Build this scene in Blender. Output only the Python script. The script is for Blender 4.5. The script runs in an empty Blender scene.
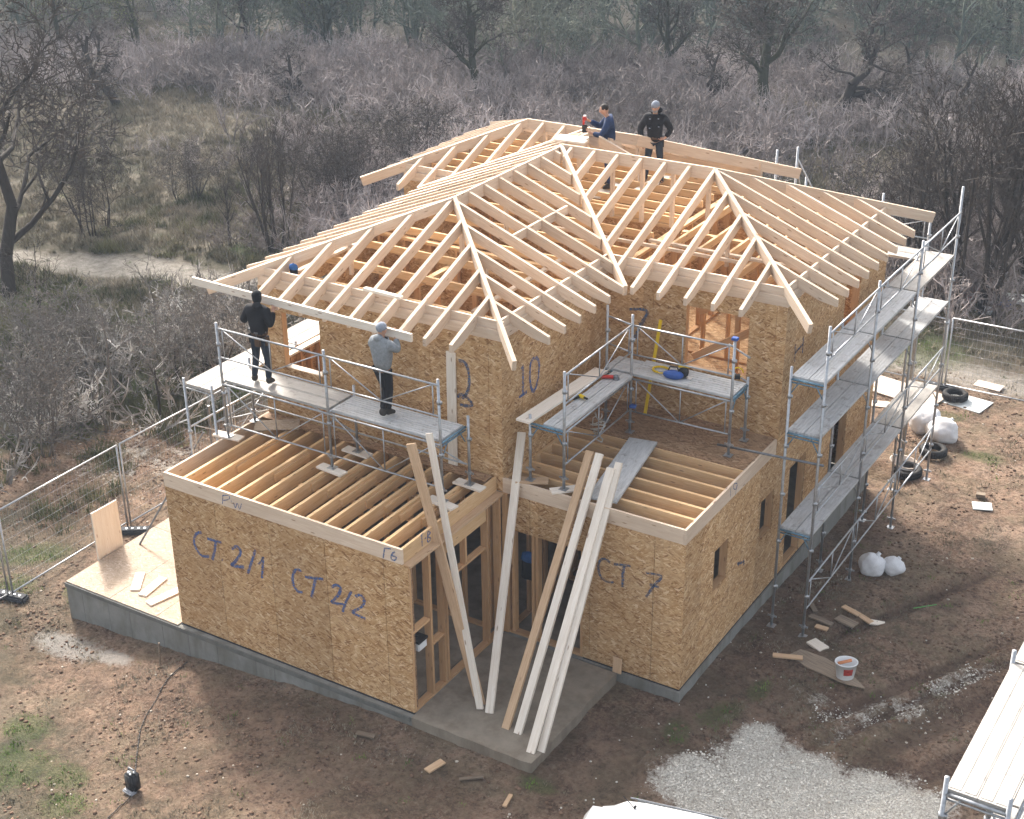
import bpy, bmesh, math, random
import numpy as np
from mathutils import Vector, Matrix, noise as mnoise

sc = bpy.context.scene
C = sc.collection
# ------------------------------------------------------------------ camera, sky, sun, exposure
CAM = Vector((18.02, -16.846, 16.022))
YAW, PITCH, ROLL, FPX = 0.558, -0.451, -0.011, 1482.7
_f = Vector((-math.sin(YAW) * math.cos(PITCH), math.cos(YAW) * math.cos(PITCH), math.sin(PITCH)))
_r = Vector((math.cos(YAW), math.sin(YAW), 0)); _u = _r.cross(_f)
R2 = _r * math.cos(ROLL) + _u * math.sin(ROLL); U2 = -_r * math.sin(ROLL) + _u * math.cos(ROLL)
cd = bpy.data.cameras.new("camera"); cam = bpy.data.objects.new("camera", cd); C.objects.link(cam)
cam.matrix_world = Matrix(((R2.x, U2.x, -_f.x, CAM.x), (R2.y, U2.y, -_f.y, CAM.y), (R2.z, U2.z, -_f.z, CAM.z), (0, 0, 0, 1)))
cd.sensor_width = 36; cd.lens = FPX / 1024 * 36; cd.clip_start = 0.5; cd.clip_end = 2000
sc.camera = cam

SUN_EL = 37.0
SUN_DIR = Vector((-0.80, 0.60, 0)).normalized()          # from the scene towards the sun (horizontal)
w = bpy.data.worlds.new("World"); sc.world = w; w.use_nodes = True
nt = w.node_tree; nt.nodes.clear()
sky = nt.nodes.new("ShaderNodeTexSky"); sky.sky_type = 'NISHITA'; sky.sun_disc = False
sky.sun_elevation = math.radians(SUN_EL)
sky.sun_rotation = math.atan2(SUN_DIR.x, SUN_DIR.y)
sky.air_density = 1.0; sky.dust_density = 5.0; sky.ozone_density = 1.0
bg = nt.nodes.new("ShaderNodeBackground"); bg.inputs['Strength'].default_value = 0.15
wo = nt.nodes.new("ShaderNodeOutputWorld")
hz_ = nt.nodes.new('ShaderNodeHueSaturation'); hz_.inputs['Saturation'].default_value = .42     # hazy winter sky
mx_ = nt.nodes.new('ShaderNodeMix'); mx_.data_type = 'RGBA'; mx_.blend_type = 'MULTIPLY'; mx_.inputs[0].default_value = 1; mx_.inputs[7].default_value = (1.0, .97, .92, 1)
nt.links.new(sky.outputs[0], hz_.inputs['Color']); nt.links.new(hz_.outputs[0], mx_.inputs[6]); nt.links.new(mx_.outputs[2], bg.inputs[0]); nt.links.new(bg.outputs[0], wo.inputs[0])
sl = bpy.data.lights.new("sun", 'SUN'); sl.energy = 2.3; sl.angle = math.radians(7.0); sl.color = (1.0, 0.93, 0.84)
so = bpy.data.objects.new("sun", sl); C.objects.link(so)
sv = Vector((SUN_DIR.x * math.cos(math.radians(SUN_EL)), SUN_DIR.y * math.cos(math.radians(SUN_EL)), math.sin(math.radians(SUN_EL))))
so.rotation_euler = sv.to_track_quat('Z', 'Y').to_euler(); so.location = (0, 0, 40)
sc.view_settings.view_transform = 'Standard'; sc.view_settings.look = 'None'
sc.view_settings.exposure = 1.58; sc.view_settings.gamma = 1.0
sc.render.engine = 'CYCLES'
sc.cycles.max_bounces = 6; sc.cycles.diffuse_bounces = 3; sc.cycles.volume_bounces = 0
sc.cycles.caustics_reflective = False; sc.cycles.caustics_refractive = False
sc.cycles.use_denoising = True

HAZE = .0007
RNG = random.Random(7); NP = np.random.default_rng(11)
# ------------------------------------------------------------------ tags and object helpers
def tag(o, label=None, cat=None, group=None, kind=None):
    if label: o['label'] = label
    if cat: o['category'] = cat
    if group: o['group'] = group
    if kind: o['kind'] = kind
    return o
def empty(name, loc=(0, 0, 0), rz=0.0, **k):
    o = bpy.data.objects.new(name, None); C.objects.link(o); o.location = loc; o.rotation_euler = (0, 0, rz)
    o.empty_display_size = .2
    return tag(o, **k)
def link(name, me, mat=None, parent=None):
    o = bpy.data.objects.new(name, me); C.objects.link(o)
    if mat is not None and len(me.materials) == 0: me.materials.append(mat)
    if parent is not None: o.parent = parent
    return o
def finish(name, bm, mat, parent=None, smooth=False):
    me = bpy.data.meshes.new(name); bmesh.ops.recalc_face_normals(bm, faces=bm.faces[:]); bm.to_mesh(me); bm.free()
    if smooth:
        me.polygons.foreach_set('use_smooth', [True] * len(me.polygons))
    return link(name, me, mat, parent)
def np_mesh(name, V, F, mat, parent=None, smooth=False):
    me = bpy.data.meshes.new(name); n = F.shape[1]
    me.vertices.add(len(V)); me.vertices.foreach_set('co', V.astype(np.float32).ravel())
    me.loops.add(F.size); me.loops.foreach_set('vertex_index', F.astype(np.int32).ravel())
    me.polygons.add(len(F)); me.polygons.foreach_set('loop_start', np.arange(0, F.size, n, dtype=np.int32))
    me.polygons.foreach_set('loop_total', np.full(len(F), n, dtype=np.int32))
    if smooth: me.polygons.foreach_set('use_smooth', np.ones(len(F), dtype=bool))
    me.update(calc_edges=True)
    return link(name, me, mat, parent)
def copy_tree(o, parent=None):
    c = o.copy(); C.objects.link(c)
    if parent is not None: c.parent = parent
    for ch in list(o.children): copy_tree(ch, c)
    return c
def box(bm, x0, y0, z0, x1, y1, z1):
    v = [bm.verts.new(p) for p in ((x0, y0, z0), (x1, y0, z0), (x1, y1, z0), (x0, y1, z0), (x0, y0, z1), (x1, y0, z1), (x1, y1, z1), (x0, y1, z1))]
    for f in ((0, 3, 2, 1), (4, 5, 6, 7), (0, 1, 5, 4), (1, 2, 6, 5), (2, 3, 7, 6), (3, 0, 4, 7)): bm.faces.new([v[i] for i in f])
def tube(bm, p0, p1, r, n=8, r1=None, caps=True):
    p0 = Vector(p0); p1 = Vector(p1); d = (p1 - p0)
    if d.length < 1e-6: return
    d.normalize(); a = Vector((0, 0, 1)) if abs(d.z) < .9 else Vector((1, 0, 0))
    u = d.cross(a).normalized(); v = d.cross(u); r1 = r if r1 is None else r1
    A = [bm.verts.new(p0 + (u * math.cos(2 * math.pi * i / n) + v * math.sin(2 * math.pi * i / n)) * r) for i in range(n)]
    B = [bm.verts.new(p1 + (u * math.cos(2 * math.pi * i / n) + v * math.sin(2 * math.pi * i / n)) * r1) for i in range(n)]
    for i in range(n): bm.faces.new((A[i], A[(i + 1) % n], B[(i + 1) % n], B[i]))
    if caps: bm.faces.new(A[::-1]); bm.faces.new(B)
def polytube(bm, pts, r, n=6):
    for a, b in zip(pts[:-1], pts[1:]): tube(bm, a, b, r, n)
def lathe(bm, prof, n=24, c=(0, 0, 0), sx=1, sy=1):
    rings = []
    for r, z in prof:
        rings.append([bm.verts.new((c[0] + sx * r * math.cos(2 * math.pi * i / n), c[1] + sy * r * math.sin(2 * math.pi * i / n), c[2] + z)) for i in range(n)])
    for a, b in zip(rings[:-1], rings[1:]):
        for i in range(n): bm.faces.new((a[i], a[(i + 1) % n], b[(i + 1) % n], b[i]))
    return rings
def prism(bm, poly, z0, z1):
    a = [bm.verts.new((x, y, z0)) for x, y in poly]; b = [bm.verts.new((x, y, z1)) for x, y in poly]; n = len(poly)
    bm.faces.new(a[::-1]); bm.faces.new(b)
    for i in range(n): bm.faces.new((a[i], a[(i + 1) % n], b[(i + 1) % n], b[i]))

# ------------------------------------------------------------------ materials
def srgb(r, g, b):
    f = lambda c: ((c / 255 + .055) / 1.055) ** 2.4 if c / 255 > .04045 else c / 255 / 12.92
    return (f(r), f(g), f(b), 1)
class NT:
    def __init__(s, name):
        s.m = bpy.data.materials.new(name); s.m.use_nodes = True; s.t = s.m.node_tree
        s.b = s.t.nodes['Principled BSDF']; s.b.inputs['Specular IOR Level'].default_value = .25
    def n(s, typ, **k):
        x = s.t.nodes.new(typ)
        for a, v in k.items():
            if a.startswith('i_'): x.inputs[a[2:].replace('_', ' ')].default_value = v
            else: setattr(x, a, v)
        return x
    def l(s, a, b): s.t.links.new(a, b)
    def coords(s, kind='Object', scale=(1, 1, 1), rot=(0, 0, 0), loc=None):
        tc = s.n('ShaderNodeTexCoord'); mp = s.n('ShaderNodeMapping'); mp.inputs['Scale'].default_value = scale; mp.inputs['Rotation'].default_value = rot
        src = tc.outputs[kind]
        if loc is not None:
            oi = s.n('ShaderNodeObjectInfo'); ml = s.n('ShaderNodeMath', operation='MULTIPLY'); ml.inputs[1].default_value = loc
            s.l(oi.outputs['Random'], ml.inputs[0])
            ad = s.n('ShaderNodeVectorMath', operation='ADD'); s.l(src, ad.inputs[0]); s.l(ml.outputs[0], ad.inputs[1]); src = ad.outputs[0]
        s.l(src, mp.inputs['Vector']); return mp.outputs[0]
    def noise(s, vec, scale, detail=4, rough=.6, dist=0.0):
        x = s.n('ShaderNodeTexNoise'); x.inputs['Scale'].default_value = scale; x.inputs['Detail'].default_value = detail
        x.inputs['Roughness'].default_value = rough; x.inputs['Distortion'].default_value = dist
        if vec is not None: s.l(vec, x.inputs['Vector'])
        return x.outputs['Fac']
    def ramp(s, fac, stops, interp='LINEAR'):
        r = s.n('ShaderNodeValToRGB'); r.color_ramp.interpolation = interp; e = r.color_ramp.elements
        while len(e) > 1: e.remove(e[-1])
        e[0].position = stops[0][0]; e[0].color = stops[0][1]
        for p, c in stops[1:]:
            q = e.new(p); q.color = c
        s.l(fac, r.inputs[0]); return r.outputs[0]
    def mix(s, fac, a, b, mode='MIX'):
        x = s.n('ShaderNodeMix', data_type='RGBA', blend_type=mode)
        for sock, val in ((x.inputs[0], fac), (x.inputs[6], a), (x.inputs[7], b)):
            if hasattr(val, 'is_linked') or hasattr(val, 'links'): s.l(val, sock)
            else: sock.default_value = val
        return x.outputs[2]
    def math(s, op, a, b=None, clamp=False):
        x = s.n('ShaderNodeMath', operation=op); x.use_clamp = clamp
        for i, val in enumerate((a, b)):
            if val is None: continue
            if hasattr(val, 'links'): s.l(val, x.inputs[i])
            else: x.inputs[i].default_value = val
        return x.outputs[0]
    def bump(s, h, strength=.3, dist=.01):
        x = s.n('ShaderNodeBump'); x.inputs['Strength'].default_value = strength; x.inputs['Distance'].default_value = dist
        s.l(h, x.inputs['Height']); s.l(x.outputs[0], s.b.inputs['Normal'])
    def out(s, col=None, rough=.7, metal=0.0):
        if col is not None:
            if hasattr(col, 'links'): s.l(col, s.b.inputs['Base Color'])
            else: s.b.inputs['Base Color'].default_value = col
        if hasattr(rough, 'links'): s.l(rough, s.b.inputs['Roughness'])
        else: s.b.inputs['Roughness'].default_value = rough
        s.b.inputs['Metallic'].default_value = metal
        return s.m
def g(v, a=1): return (v, v, v, a)
def wood(name, c1, c2, knot=(.28, .16, .09, 1), rough=.75, var=.25):
    s = NT(name)
    v = s.coords(scale=(.9, 14, 14), loc=37.0)
    n1 = s.noise(v, 2.2, 5, .6, 1.2)
    col = s.ramp(n1, [(.3, c1), (.7, c2)])
    v2 = s.coords(scale=(.35, 1.5, 1.5), loc=91.0); n2 = s.noise(v2, 1.4, 3)
    col = s.mix(s.math('MULTIPLY', s.math('SUBTRACT', n2, .45, True), 1.6, True), col, tuple(.72 * c for c in c1[:3]) + (1,))
    vo = s.n('ShaderNodeTexVoronoi'); vo.inputs['Scale'].default_value = 1.0; s.l(s.coords(scale=(2.2, 9, 9), loc=53.0), vo.inputs['Vector'])
    k = s.ramp(vo.outputs['Distance'], [(.07, g(1)), (.14, g(0))])
    col = s.mix(s.math('MULTIPLY', k, .75), col, knot)
    oi = s.n('ShaderNodeObjectInfo'); mr = s.n('ShaderNodeMapRange'); mr.inputs['To Min'].default_value = 1 - var; mr.inputs['To Max'].default_value = 1.0
    s.l(oi.outputs['Random'], mr.inputs['Value'])
    h = s.n('ShaderNodeHueSaturation'); s.l(mr.outputs[0], h.inputs['Value']); s.l(col, h.inputs['Color'])
    s.bump(n1, .25, .004)
    return s.out(h.outputs[0], rough)
def make_osb(name, pal, scale=1.0, dirt=.16, ax=0):
    s = NT(name); outs = []
    hs = []
    for i, an in enumerate((.1, .62, -.42)):
        vo = s.n('ShaderNodeTexVoronoi'); vo.inputs['Scale'].default_value = 1.0
        a = (10.0, 12.0, 11.0)[i] * scale; b = (38.0, 44.0, 34.0)[i] * scale
        v0 = s.coords(rot=((0, an, 0), (an, 0, 0), (0, 0, an))[ax], loc=11.0 + i * 7)
        m2_ = s.n('ShaderNodeMapping'); m2_.inputs['Scale'].default_value = ((a, b, b), (b, a, b), (a, b, b))[ax]; s.l(v0, m2_.inputs['Vector']); v = m2_.outputs[0]
        wn = s.n('ShaderNodeTexNoise'); wn.inputs['Scale'].default_value = .45; wn.inputs['Detail'].default_value = 3; s.l(v, wn.inputs['Vector'])
        ad = s.n('ShaderNodeVectorMath', operation='MULTIPLY_ADD'); s.l(wn.outputs['Color'], ad.inputs[0]); ad.inputs[1].default_value = (2.6, 2.6, 2.6); s.l(v, ad.inputs[2])
        s.l(ad.outputs[0], vo.inputs['Vector'])
        sp = s.n('ShaderNodeSeparateColor'); s.l(vo.outputs['Color'], sp.inputs[0])
        c = s.ramp(sp.outputs[0], [(0, pal[0]), (.22, pal[1]), (.55, pal[2]), (.85, pal[3]), (1, pal[4])])
        outs.append((c, sp.outputs[1])); hs.append(sp.outputs[0])
    m1 = s.ramp(outs[1][1], [(.48, g(0)), (.52, g(1))]); m2 = s.ramp(outs[2][1], [(.58, g(0)), (.62, g(1))])
    col = s.mix(m1, outs[0][0], outs[1][0]); col = s.mix(m2, col, outs[2][0])
    big = s.noise(s.coords(scale=(1, 1, 1), loc=5.0), .9, 4, .65)
    col = s.mix(s.math('MULTIPLY', s.ramp(big, [(.42, g(0)), (.72, g(1))]), dirt), col, (.22, .14, .08, 1))
    hi = s.noise(s.coords(scale=(.6, .6, 2.2), loc=8.0), 1.7, 3)
    col = s.mix(s.math('MULTIPLY', s.ramp(hi, [(.5, g(0)), (.75, g(1))]), .25), col, (.60, .44, .28, 1))
    if ax < 2:       # each sheet has its own tone
        sx_ = s.n('ShaderNodeSeparateXYZ'); tc_ = s.n('ShaderNodeTexCoord'); s.l(tc_.outputs['Object'], sx_.inputs[0]); fl = s.math('FLOOR', s.math('DIVIDE', s.math('SUBTRACT', sx_.outputs[ax], 1.18), 1.25))
        wn_ = s.n('ShaderNodeTexWhiteNoise'); wn_.noise_dimensions = '1D'; s.l(fl, wn_.inputs['W']); mr_ = s.n('ShaderNodeMapRange'); mr_.inputs['To Min'].default_value = .88; mr_.inputs['To Max'].default_value = 1.06; s.l(wn_.outputs['Value'], mr_.inputs['Value'])
        hh_ = s.n('ShaderNodeHueSaturation'); s.l(mr_.outputs[0], hh_.inputs['Value']); s.l(col, hh_.inputs['Color']); col = hh_.outputs[0]
    s.bump(hs[0], .35, .004)
    return s.out(col, .72)
_P1 = [(.24, .12, .048, 1), (.42, .24, .105, 1), (.51, .32, .16, 1), (.59, .395, .215, 1), (.72, .54, .34, 1)]
OSB = make_osb('osb_board', _P1); OSB_X = make_osb('osb_board_side', _P1, ax=1); OSB_F = make_osb('osb_floor', _P1, ax=2)
OSB_PALE = make_osb('osb_pale', [(.23, .175, .125, 1), (.29, .23, .175, 1), (.325, .26, .20, 1), (.36, .295, .235, 1), (.44, .37, .31, 1)], 1.3, .12, 2)
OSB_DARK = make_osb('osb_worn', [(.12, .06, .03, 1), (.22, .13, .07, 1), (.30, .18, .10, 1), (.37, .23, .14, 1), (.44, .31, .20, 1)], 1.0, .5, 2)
TIMBER = wood('spruce_timber', (.66, .50, .37, 1), (.80, .67, .54, 1), var=.22)
TIMBER_WARM = wood('joist_timber', (.66, .41, .20, 1), (.82, .58, .34, 1), var=.18)  # spruce made more orange: warm bounced light is put into the colour
TIMBER_STUD = wood('stud_timber', (.54, .31, .15, 1), (.70, .45, .25, 1), var=.22)
PLANK = wood('plank_timber', (.74, .65, .55, 1), (.88, .82, .74, 1), var=.10)
PLANK_TAN = wood('tan_plank_timber', (.50, .33, .20, 1), (.66, .47, .31, 1), var=.1)
WOOD_DARK = wood('weathered_wood', (.16, .12, .09, 1), (.34, .27, .2, 1), var=.3)

def plain(name, col, rough=.7, metal=0, nscale=6, amt=.25, bump=.0, detail=4):
    s = NT(name); n = s.noise(s.coords(loc=3.0), nscale, detail, .65)
    c2 = tuple(c * (1 - amt) for c in col[:3]) + (1,); c3 = tuple(min(1, c * (1 + amt * .6)) for c in col[:3]) + (1,)
    c = s.ramp(n, [(.3, c2), (.7, c3)])
    if bump: s.bump(n, bump, .01)
    return s.out(c, rough, metal)
GALV = plain('galvanised_steel', (.42, .44, .47, 1), .42, .75, 14, .25)
GALV_BLUE = plain('blue_painted_steel', (.16, .27, .36, 1), .5, .4, 20, .4)
GALV_DARK = plain('dull_steel', (.20, .21, .23, 1), .5, .7, 20, .3)
def make_deck(name, c1, c2, c3):
    s = NT(name); v = s.coords(scale=(1.2, 9, 9), loc=17.0); n = s.noise(v, 3.0, 6, .7, .6)
    col = s.ramp(n, [(.3, c1), (.55, c2), (.8, c3)])
    n2 = s.noise(s.coords(scale=(1, 1, 1), loc=9.0), 5.5, 5, .7)
    n4 = s.noise(s.coords(scale=(1, 1, 1), loc=4.0), 1.6, 4, .6); col = s.mix(s.math('MULTIPLY', s.ramp(n4, [(.5, g(0)), (.7, g(1))]), .4), col, (.33, .30, .27, 1))
    col = s.mix(s.math('MULTIPLY', s.ramp(n2, [(.56, g(0)), (.66, g(1))]), .55), col, (.20, .18, .17, 1))
    s.bump(n, .2, .004); return s.out(col, .62)
DECK = make_deck('scaffold_deck', (.36, .37, .385, 1), (.50, .51, .52, 1), (.64, .64, .645, 1))
DECK_PLY = make_deck('plywood_deck', (.33, .31, .285, 1), (.43, .41, .385, 1), (.52, .50, .475, 1))
DECK_WORN = make_deck('worn_plywood_deck', (.26, .22, .20, 1), (.38, .34, .31, 1), (.50, .45, .42, 1))
def make_concrete(name, base, stain):
    s = NT(name); n = s.noise(s.coords(), 2.2, 8, .7); n2 = s.noise(s.coords(scale=(1, 1, .25)), 3.0, 5, .6); n3 = s.noise(s.coords(), 30, 4)
    col = s.ramp(n, [(.3, tuple(c * .7 for c in base[:3]) + (1,)), (.7, base)])
    col = s.mix(s.math('MULTIPLY', s.ramp(n2, [(.45, g(0)), (.7, g(1))]), .7), col, stain)
    s.bump(s.math('ADD', n3, n), .45, .01); return s.out(col, .85)
CONCRETE = make_concrete('foundation_concrete', (.26, .26, .245, 1), (.12, .11, .085, 1))
PORCH = make_concrete('porch_concrete', (.29, .25, .20, 1), (.15, .115, .085, 1))
MEMBRANE = plain('bitumen_strip', (.03, .03, .035, 1), .6)
def spray(name, c):
    s = NT(name); n = s.noise(s.coords(), 26, 4, .8); a = s.ramp(n, [(.34, g(.18)), (.60, g(.82))]); s.l(a, s.b.inputs['Alpha']); return s.out(c, .7)
SPRAY = spray('blue_spray_paint', (.045, .14, .38, 1)); SPRAY_GREY = spray('grey_spray_paint', (.055, .12, .24, 1))
BLACK = plain('black_plastic', (.02, .02, .022, 1), .5)
RUBBER = plain('tyre_rubber', (.028, .027, .027, 1), .8, 0, 20, .3, .3)
WHITE = plain('white_plastic', (.74, .76, .78, 1), .45, 0, 3, .08)
SACK = plain('woven_white_sack', (.66, .67, .70, 1), .75, 0, 60, .15, .5)
YELLOW = plain('yellow_paint', (.75, .52, .02, 1), .45, 0, 10, .1)
RED = plain('red_plastic', (.5, .04, .03, 1), .45)
BLUE = plain('blue_plastic', (.04, .10, .35, 1), .5)
CARPAINT = plain('white_car_paint', (.78, .80, .82, 1), .15, 0, 2, .03)
CARGLASS = plain('dark_car_glass', (.02, .025, .03, 1), .05)
ROPE = plain('rope_fibre', (.5, .47, .42, 1), .8)
FENCEFOOT = plain('black_fence_foot', (.045, .048, .055, 1), .8)
SHEET = plain('pale_plywood_sheet', (.62, .52, .44, 1), .7, 0, 4, .15)
GREYPAPER = plain('pale_board', (.62, .66, .66, 1), .7)
def bark(name, c, amt=.4):
    s = NT(name); n = s.noise(s.coords(scale=(6, 6, 1.5)), 4, 5, .7)
    col = s.ramp(n, [(.3, tuple(x * (1 - amt) for x in c[:3]) + (1,)), (.7, c)])
    oi = s.n('ShaderNodeObjectInfo'); mr = s.n('ShaderNodeMapRange'); mr.inputs['To Min'].default_value = .75; mr.inputs['To Max'].default_value = 1.15
    s.l(oi.outputs['Random'], mr.inputs['Value']); h = s.n('ShaderNodeHueSaturation'); s.l(mr.outputs[0], h.inputs['Value']); s.l(col, h.inputs['Color'])
    s.bump(n, .4, .02); return s.out(h.outputs[0], .9)
BARK = bark('dark_bark', (.06, .05, .042, 1))
PALE_TWIG = bark('pale_twigs', (.24, .22, .20, 1), .6)
BARK_MOSS = bark('mossy_bark', (.055, .06, .036, 1))
TWIG = bark('grey_twigs', (.095, .08, .07, 1), .3)
def twigmass(name, c1, c2, c3, sc_=.12):
    s = NT(name); n = s.noise(s.coords(), sc_, 3, .6); n2 = s.noise(s.coords(), 1.3, 2)
    col = s.ramp(s.math('ADD', s.math('MULTIPLY', n, .65), s.math('MULTIPLY', n2, .35)), [(.38, c1), (.5, c2), (.62, c3)])
    return s.out(col, .9)
THICKET = twigmass('thicket_twigs', (.13, .112, .105, 1), (.29, .255, .245, 1), (.52, .47, .46, 1))
THORN = twigmass('thorn_twigs', (.09, .08, .07, 1), (.30, .28, .26, 1), (.70, .68, .65, 1), .9)
FARWOOD = twigmass('far_twigs', (.075, .10, .09, 1), (.13, .155, .125, 1), (.21, .21, .16, 1), .08)  # blue-green distance haze is mixed into these twig colours
LEAFY = twigmass('sparse_leaves', (.06, .10, .035, 1), (.12, .15, .05, 1), (.20, .22, .07, 1), .3)
DRYGRASS = twigmass('dry_grass_blades', (.10, .095, .055, 1), (.20, .172, .12, 1), (.33, .285, .215, 1), .25)
OLIVE = twigmass('olive_undergrowth_blades', (.05, .055, .024, 1), (.10, .105, .045, 1), (.19, .18, .09, 1), .4)
GRASS = twigmass('green_grass_blades', (.05, .09, .02, 1), (.10, .18, .03, 1), (.18, .27, .06, 1), .8)
# ------------------------------------------------------------------ terrain
_tab = np.random.default_rng(5).random((256, 256))
def vnoise(x, y):
    xi = np.floor(x).astype(int); yi = np.floor(y).astype(int); fx = x - xi; fy = y - yi
    fx = fx * fx * (3 - 2 * fx); fy = fy * fy * (3 - 2 * fy)
    a = _tab[xi & 255, yi & 255]; b = _tab[(xi + 1) & 255, yi & 255]; c = _tab[xi & 255, (yi + 1) & 255]; d = _tab[(xi + 1) & 255, (yi + 1) & 255]
    return (a * (1 - fx) + b * fx) * (1 - fy) + (c * (1 - fx) + d * fx) * fy
def fbm(x, y, o=4):
    s = 0; a = .5
    for i in range(o): s = s + a * vnoise(x * 2 ** i + 13.7 * i, y * 2 ** i + 7.1 * i); a *= .5
    return s
def sstep(a, b, x):
    t = np.clip((x - a) / (b - a), 0, 1); return t * t * (3 - 2 * t)
def blobs(x, y, L):
    m = np.zeros_like(x)
    for cx, cy, rx, ry, ang in L:
        ca, sa = math.cos(math.radians(ang)), math.sin(math.radians(ang))
        u = ((x - cx) * ca + (y - cy) * sa) / rx; v = (-(x - cx) * sa + (y - cy) * ca) / ry
        m = np.maximum(m, np.clip(1.5 - np.sqrt(u * u + v * v), 0, 1))
    return m
RUTS = [(12.3, 5.6, 2.8, .16, 62), (12.75, 5.4, 2.8, .12, 62), (14.6, 5.3, 2.6, .2, 62), (11.6, 8.3, 2.4, .15, 65), (13.3, 5.0, 2.6, .28, 62), (13.9, 4.3, 2.4, .25, 62), (12.7, 3.2, .7, .35, 40)]
ROAD = [(-17.2, 15.2, 3.2, 1.15, 20), (-13.8, 15.8, 2.4, .9, 10), (-24, 12.5, 6, .9, 25), (-9.5, 17.0, 3.0, 1.2, 15), (-3.0, 19.2, 6, 1.5, 10), (9, 20.0, 12, .8, 0), (24, 18, 9, .9, -10)]
GREEN = [(-.3, -4.2, 1.0, .7, 20), (.9, -3.9, .55, .35, 0), (-.9, -3.2, .6, .4, 0), (1.5, -4.5, .5, .4, 0), (-17.6, 11.6, 2.4, 1.6, 30), (-14.0, 18.7, 1.4, .7, 10), (7.6, 21.3, 1.5, 1.8, 20), (9.9, 3.0, .28, .55, -20), (10.2, 4.0, .2, .4, 0),
         (9.45, 2.15, .25, .4, 20), (-5.6, 1.2, .9, .5, 40), (-5.0, .2, .5, .4, 0), (-9.2, 6.0, .8, .6, 0), (-10.8, 3.8, 1.0, .5, 30), (-8.6, 7.7, .6, .5, 0), (11.0, 15.5, .6, .3, 0), (9.6, 17.2, .5, .3, 0), (-13.0, 12.2, 1.3, .5, 20), (8.1, -.3, .4, .2, 0), (-3.6, .6, .4, .3, 0), (-12.5, 21.5, 1.4, .6, 0), (-11.5, 6.5, 1.6, .7, 40), (-9.8, 9.0, .8, 1.4, 0), (-14.5, 10.5, 1.6, .7, 20), (-10.0, 4.9, .9, .5, 0), (-7.4, 9.8, .6, 1.0, 0)]
STREAK = [(12.3, 4.6, .5, 1.5, -30), (13.1, 6.3, .35, 1.2, -30), (11.3, 4.3, .9, .5, 0), (-7, 5.5, 2, 2, 0)]
GRAVEL = [(11.6, 2.0, 1.35, .95, 0), (12.9, 2.3, 1.2, .8, 20), (10.5, 1.1, .9, .7, 0), (12.2, .6, 1.8, 1.1, 0), (10.8, 2.6, .45, .6, 0), (13.8, 1.6, 1.2, .9, 0)]
SOIL = [(4.5, 5.5, 11.0, 11.0, 0), (10, 12, 6.5, 8.5, 0), (-5.5, 5.5, 4.6, 3.2, 25), (14, 4, 7, 12, 0), (12, 17, 7, 2.5, 0)]
def base_z(x, y):
    z = -.20 - .62 * sstep(5.2, -3.2, x) - .25 * sstep(4, 11, y) * sstep(-6, 9, x)
    z = z - .12 * sstep(9.5, 12, x) * sstep(8, 3, y)
    far = sstep(16, 40, np.hypot(x - 4, y - 6)); z = z * (1 - far) + far * (-.6)
    return z
def ground_z(x, y):
    x = np.asarray(x, float); y = np.asarray(y, float)
    z = base_z(x, y)
    d = np.hypot(x - 4, y - 6)
    z = z + .09 * (fbm(x * .55, y * .55) - .5) + .05 * (fbm(x * 2.3 + 5, y * 2.3) - .5)
    z = z + .9 * sstep(18, 50, d) * (fbm(x * .07, y * .07) - .5) * 1.4
    z = z + .045 * np.sin((x * .35 + y * .95) * 7.0 + 2 * fbm(x, y)) * blobs(x, y, [(-6.2, 6.0, 2.6, 3.0, 0)])
    z = z - .10 * blobs(x, y, RUTS)
    z = z + .22 * blobs(x, y, [(9.5, 1.2, .9, .28, 35), (8.75, 1.0, .5, .3, 0)]) * .4
    z = z - .5 * blobs(x, y, [(9.0, 13.3, .7, .5, 0)]) * .5
    z = z - .05 * blobs(x, y, ROAD)
    clod = fbm(x * 6.5, y * 6.5, 3); z = z + .085 * (clod - .45) * (.35 + fbm(x * 1.1 + 4, y * 1.1, 2)) * np.clip(1.3 - d / 26, 0, 1)
    # never above the slab edges
    near = (x > -3.3) & (x < 9.3) & (y > -.4) & (y < 14.5)
    z = np.where(near, np.minimum(z, base_z(x, y) + .03), z)
    return z
def gz(x, y): return float(ground_z(np.array([x]), np.array([y]))[0])
def axis(lo, hi, core0, core1, h, grow):
    a = list(np.arange(core0, core1, h)); s = h; v = core1
    while v < hi: a.append(v); s *= grow; v += s
    a.append(hi); b = []; s = h; v = core0 - h
    while v > lo: b.append(v); s *= grow; v -= s
    b.append(lo); return np.array(b[::-1] + a)
gx = axis(-450, 450, -7, 16.5, .055, 1.035); gy = axis(-250, 700, -5.5, 18.5, .055, 1.035)
GX, GY = np.meshgrid(gx, gy, indexing='ij'); GZ = ground_z(GX, GY)
nx, ny = GX.shape
V = np.stack([GX, GY, GZ], -1).reshape(-1, 3)
idx = np.arange(nx * ny).reshape(nx, ny)
F = np.stack([idx[:-1, :-1], idx[1:, :-1], idx[1:, 1:], idx[:-1, 1:]], -1).reshape(-1, 4)
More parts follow.
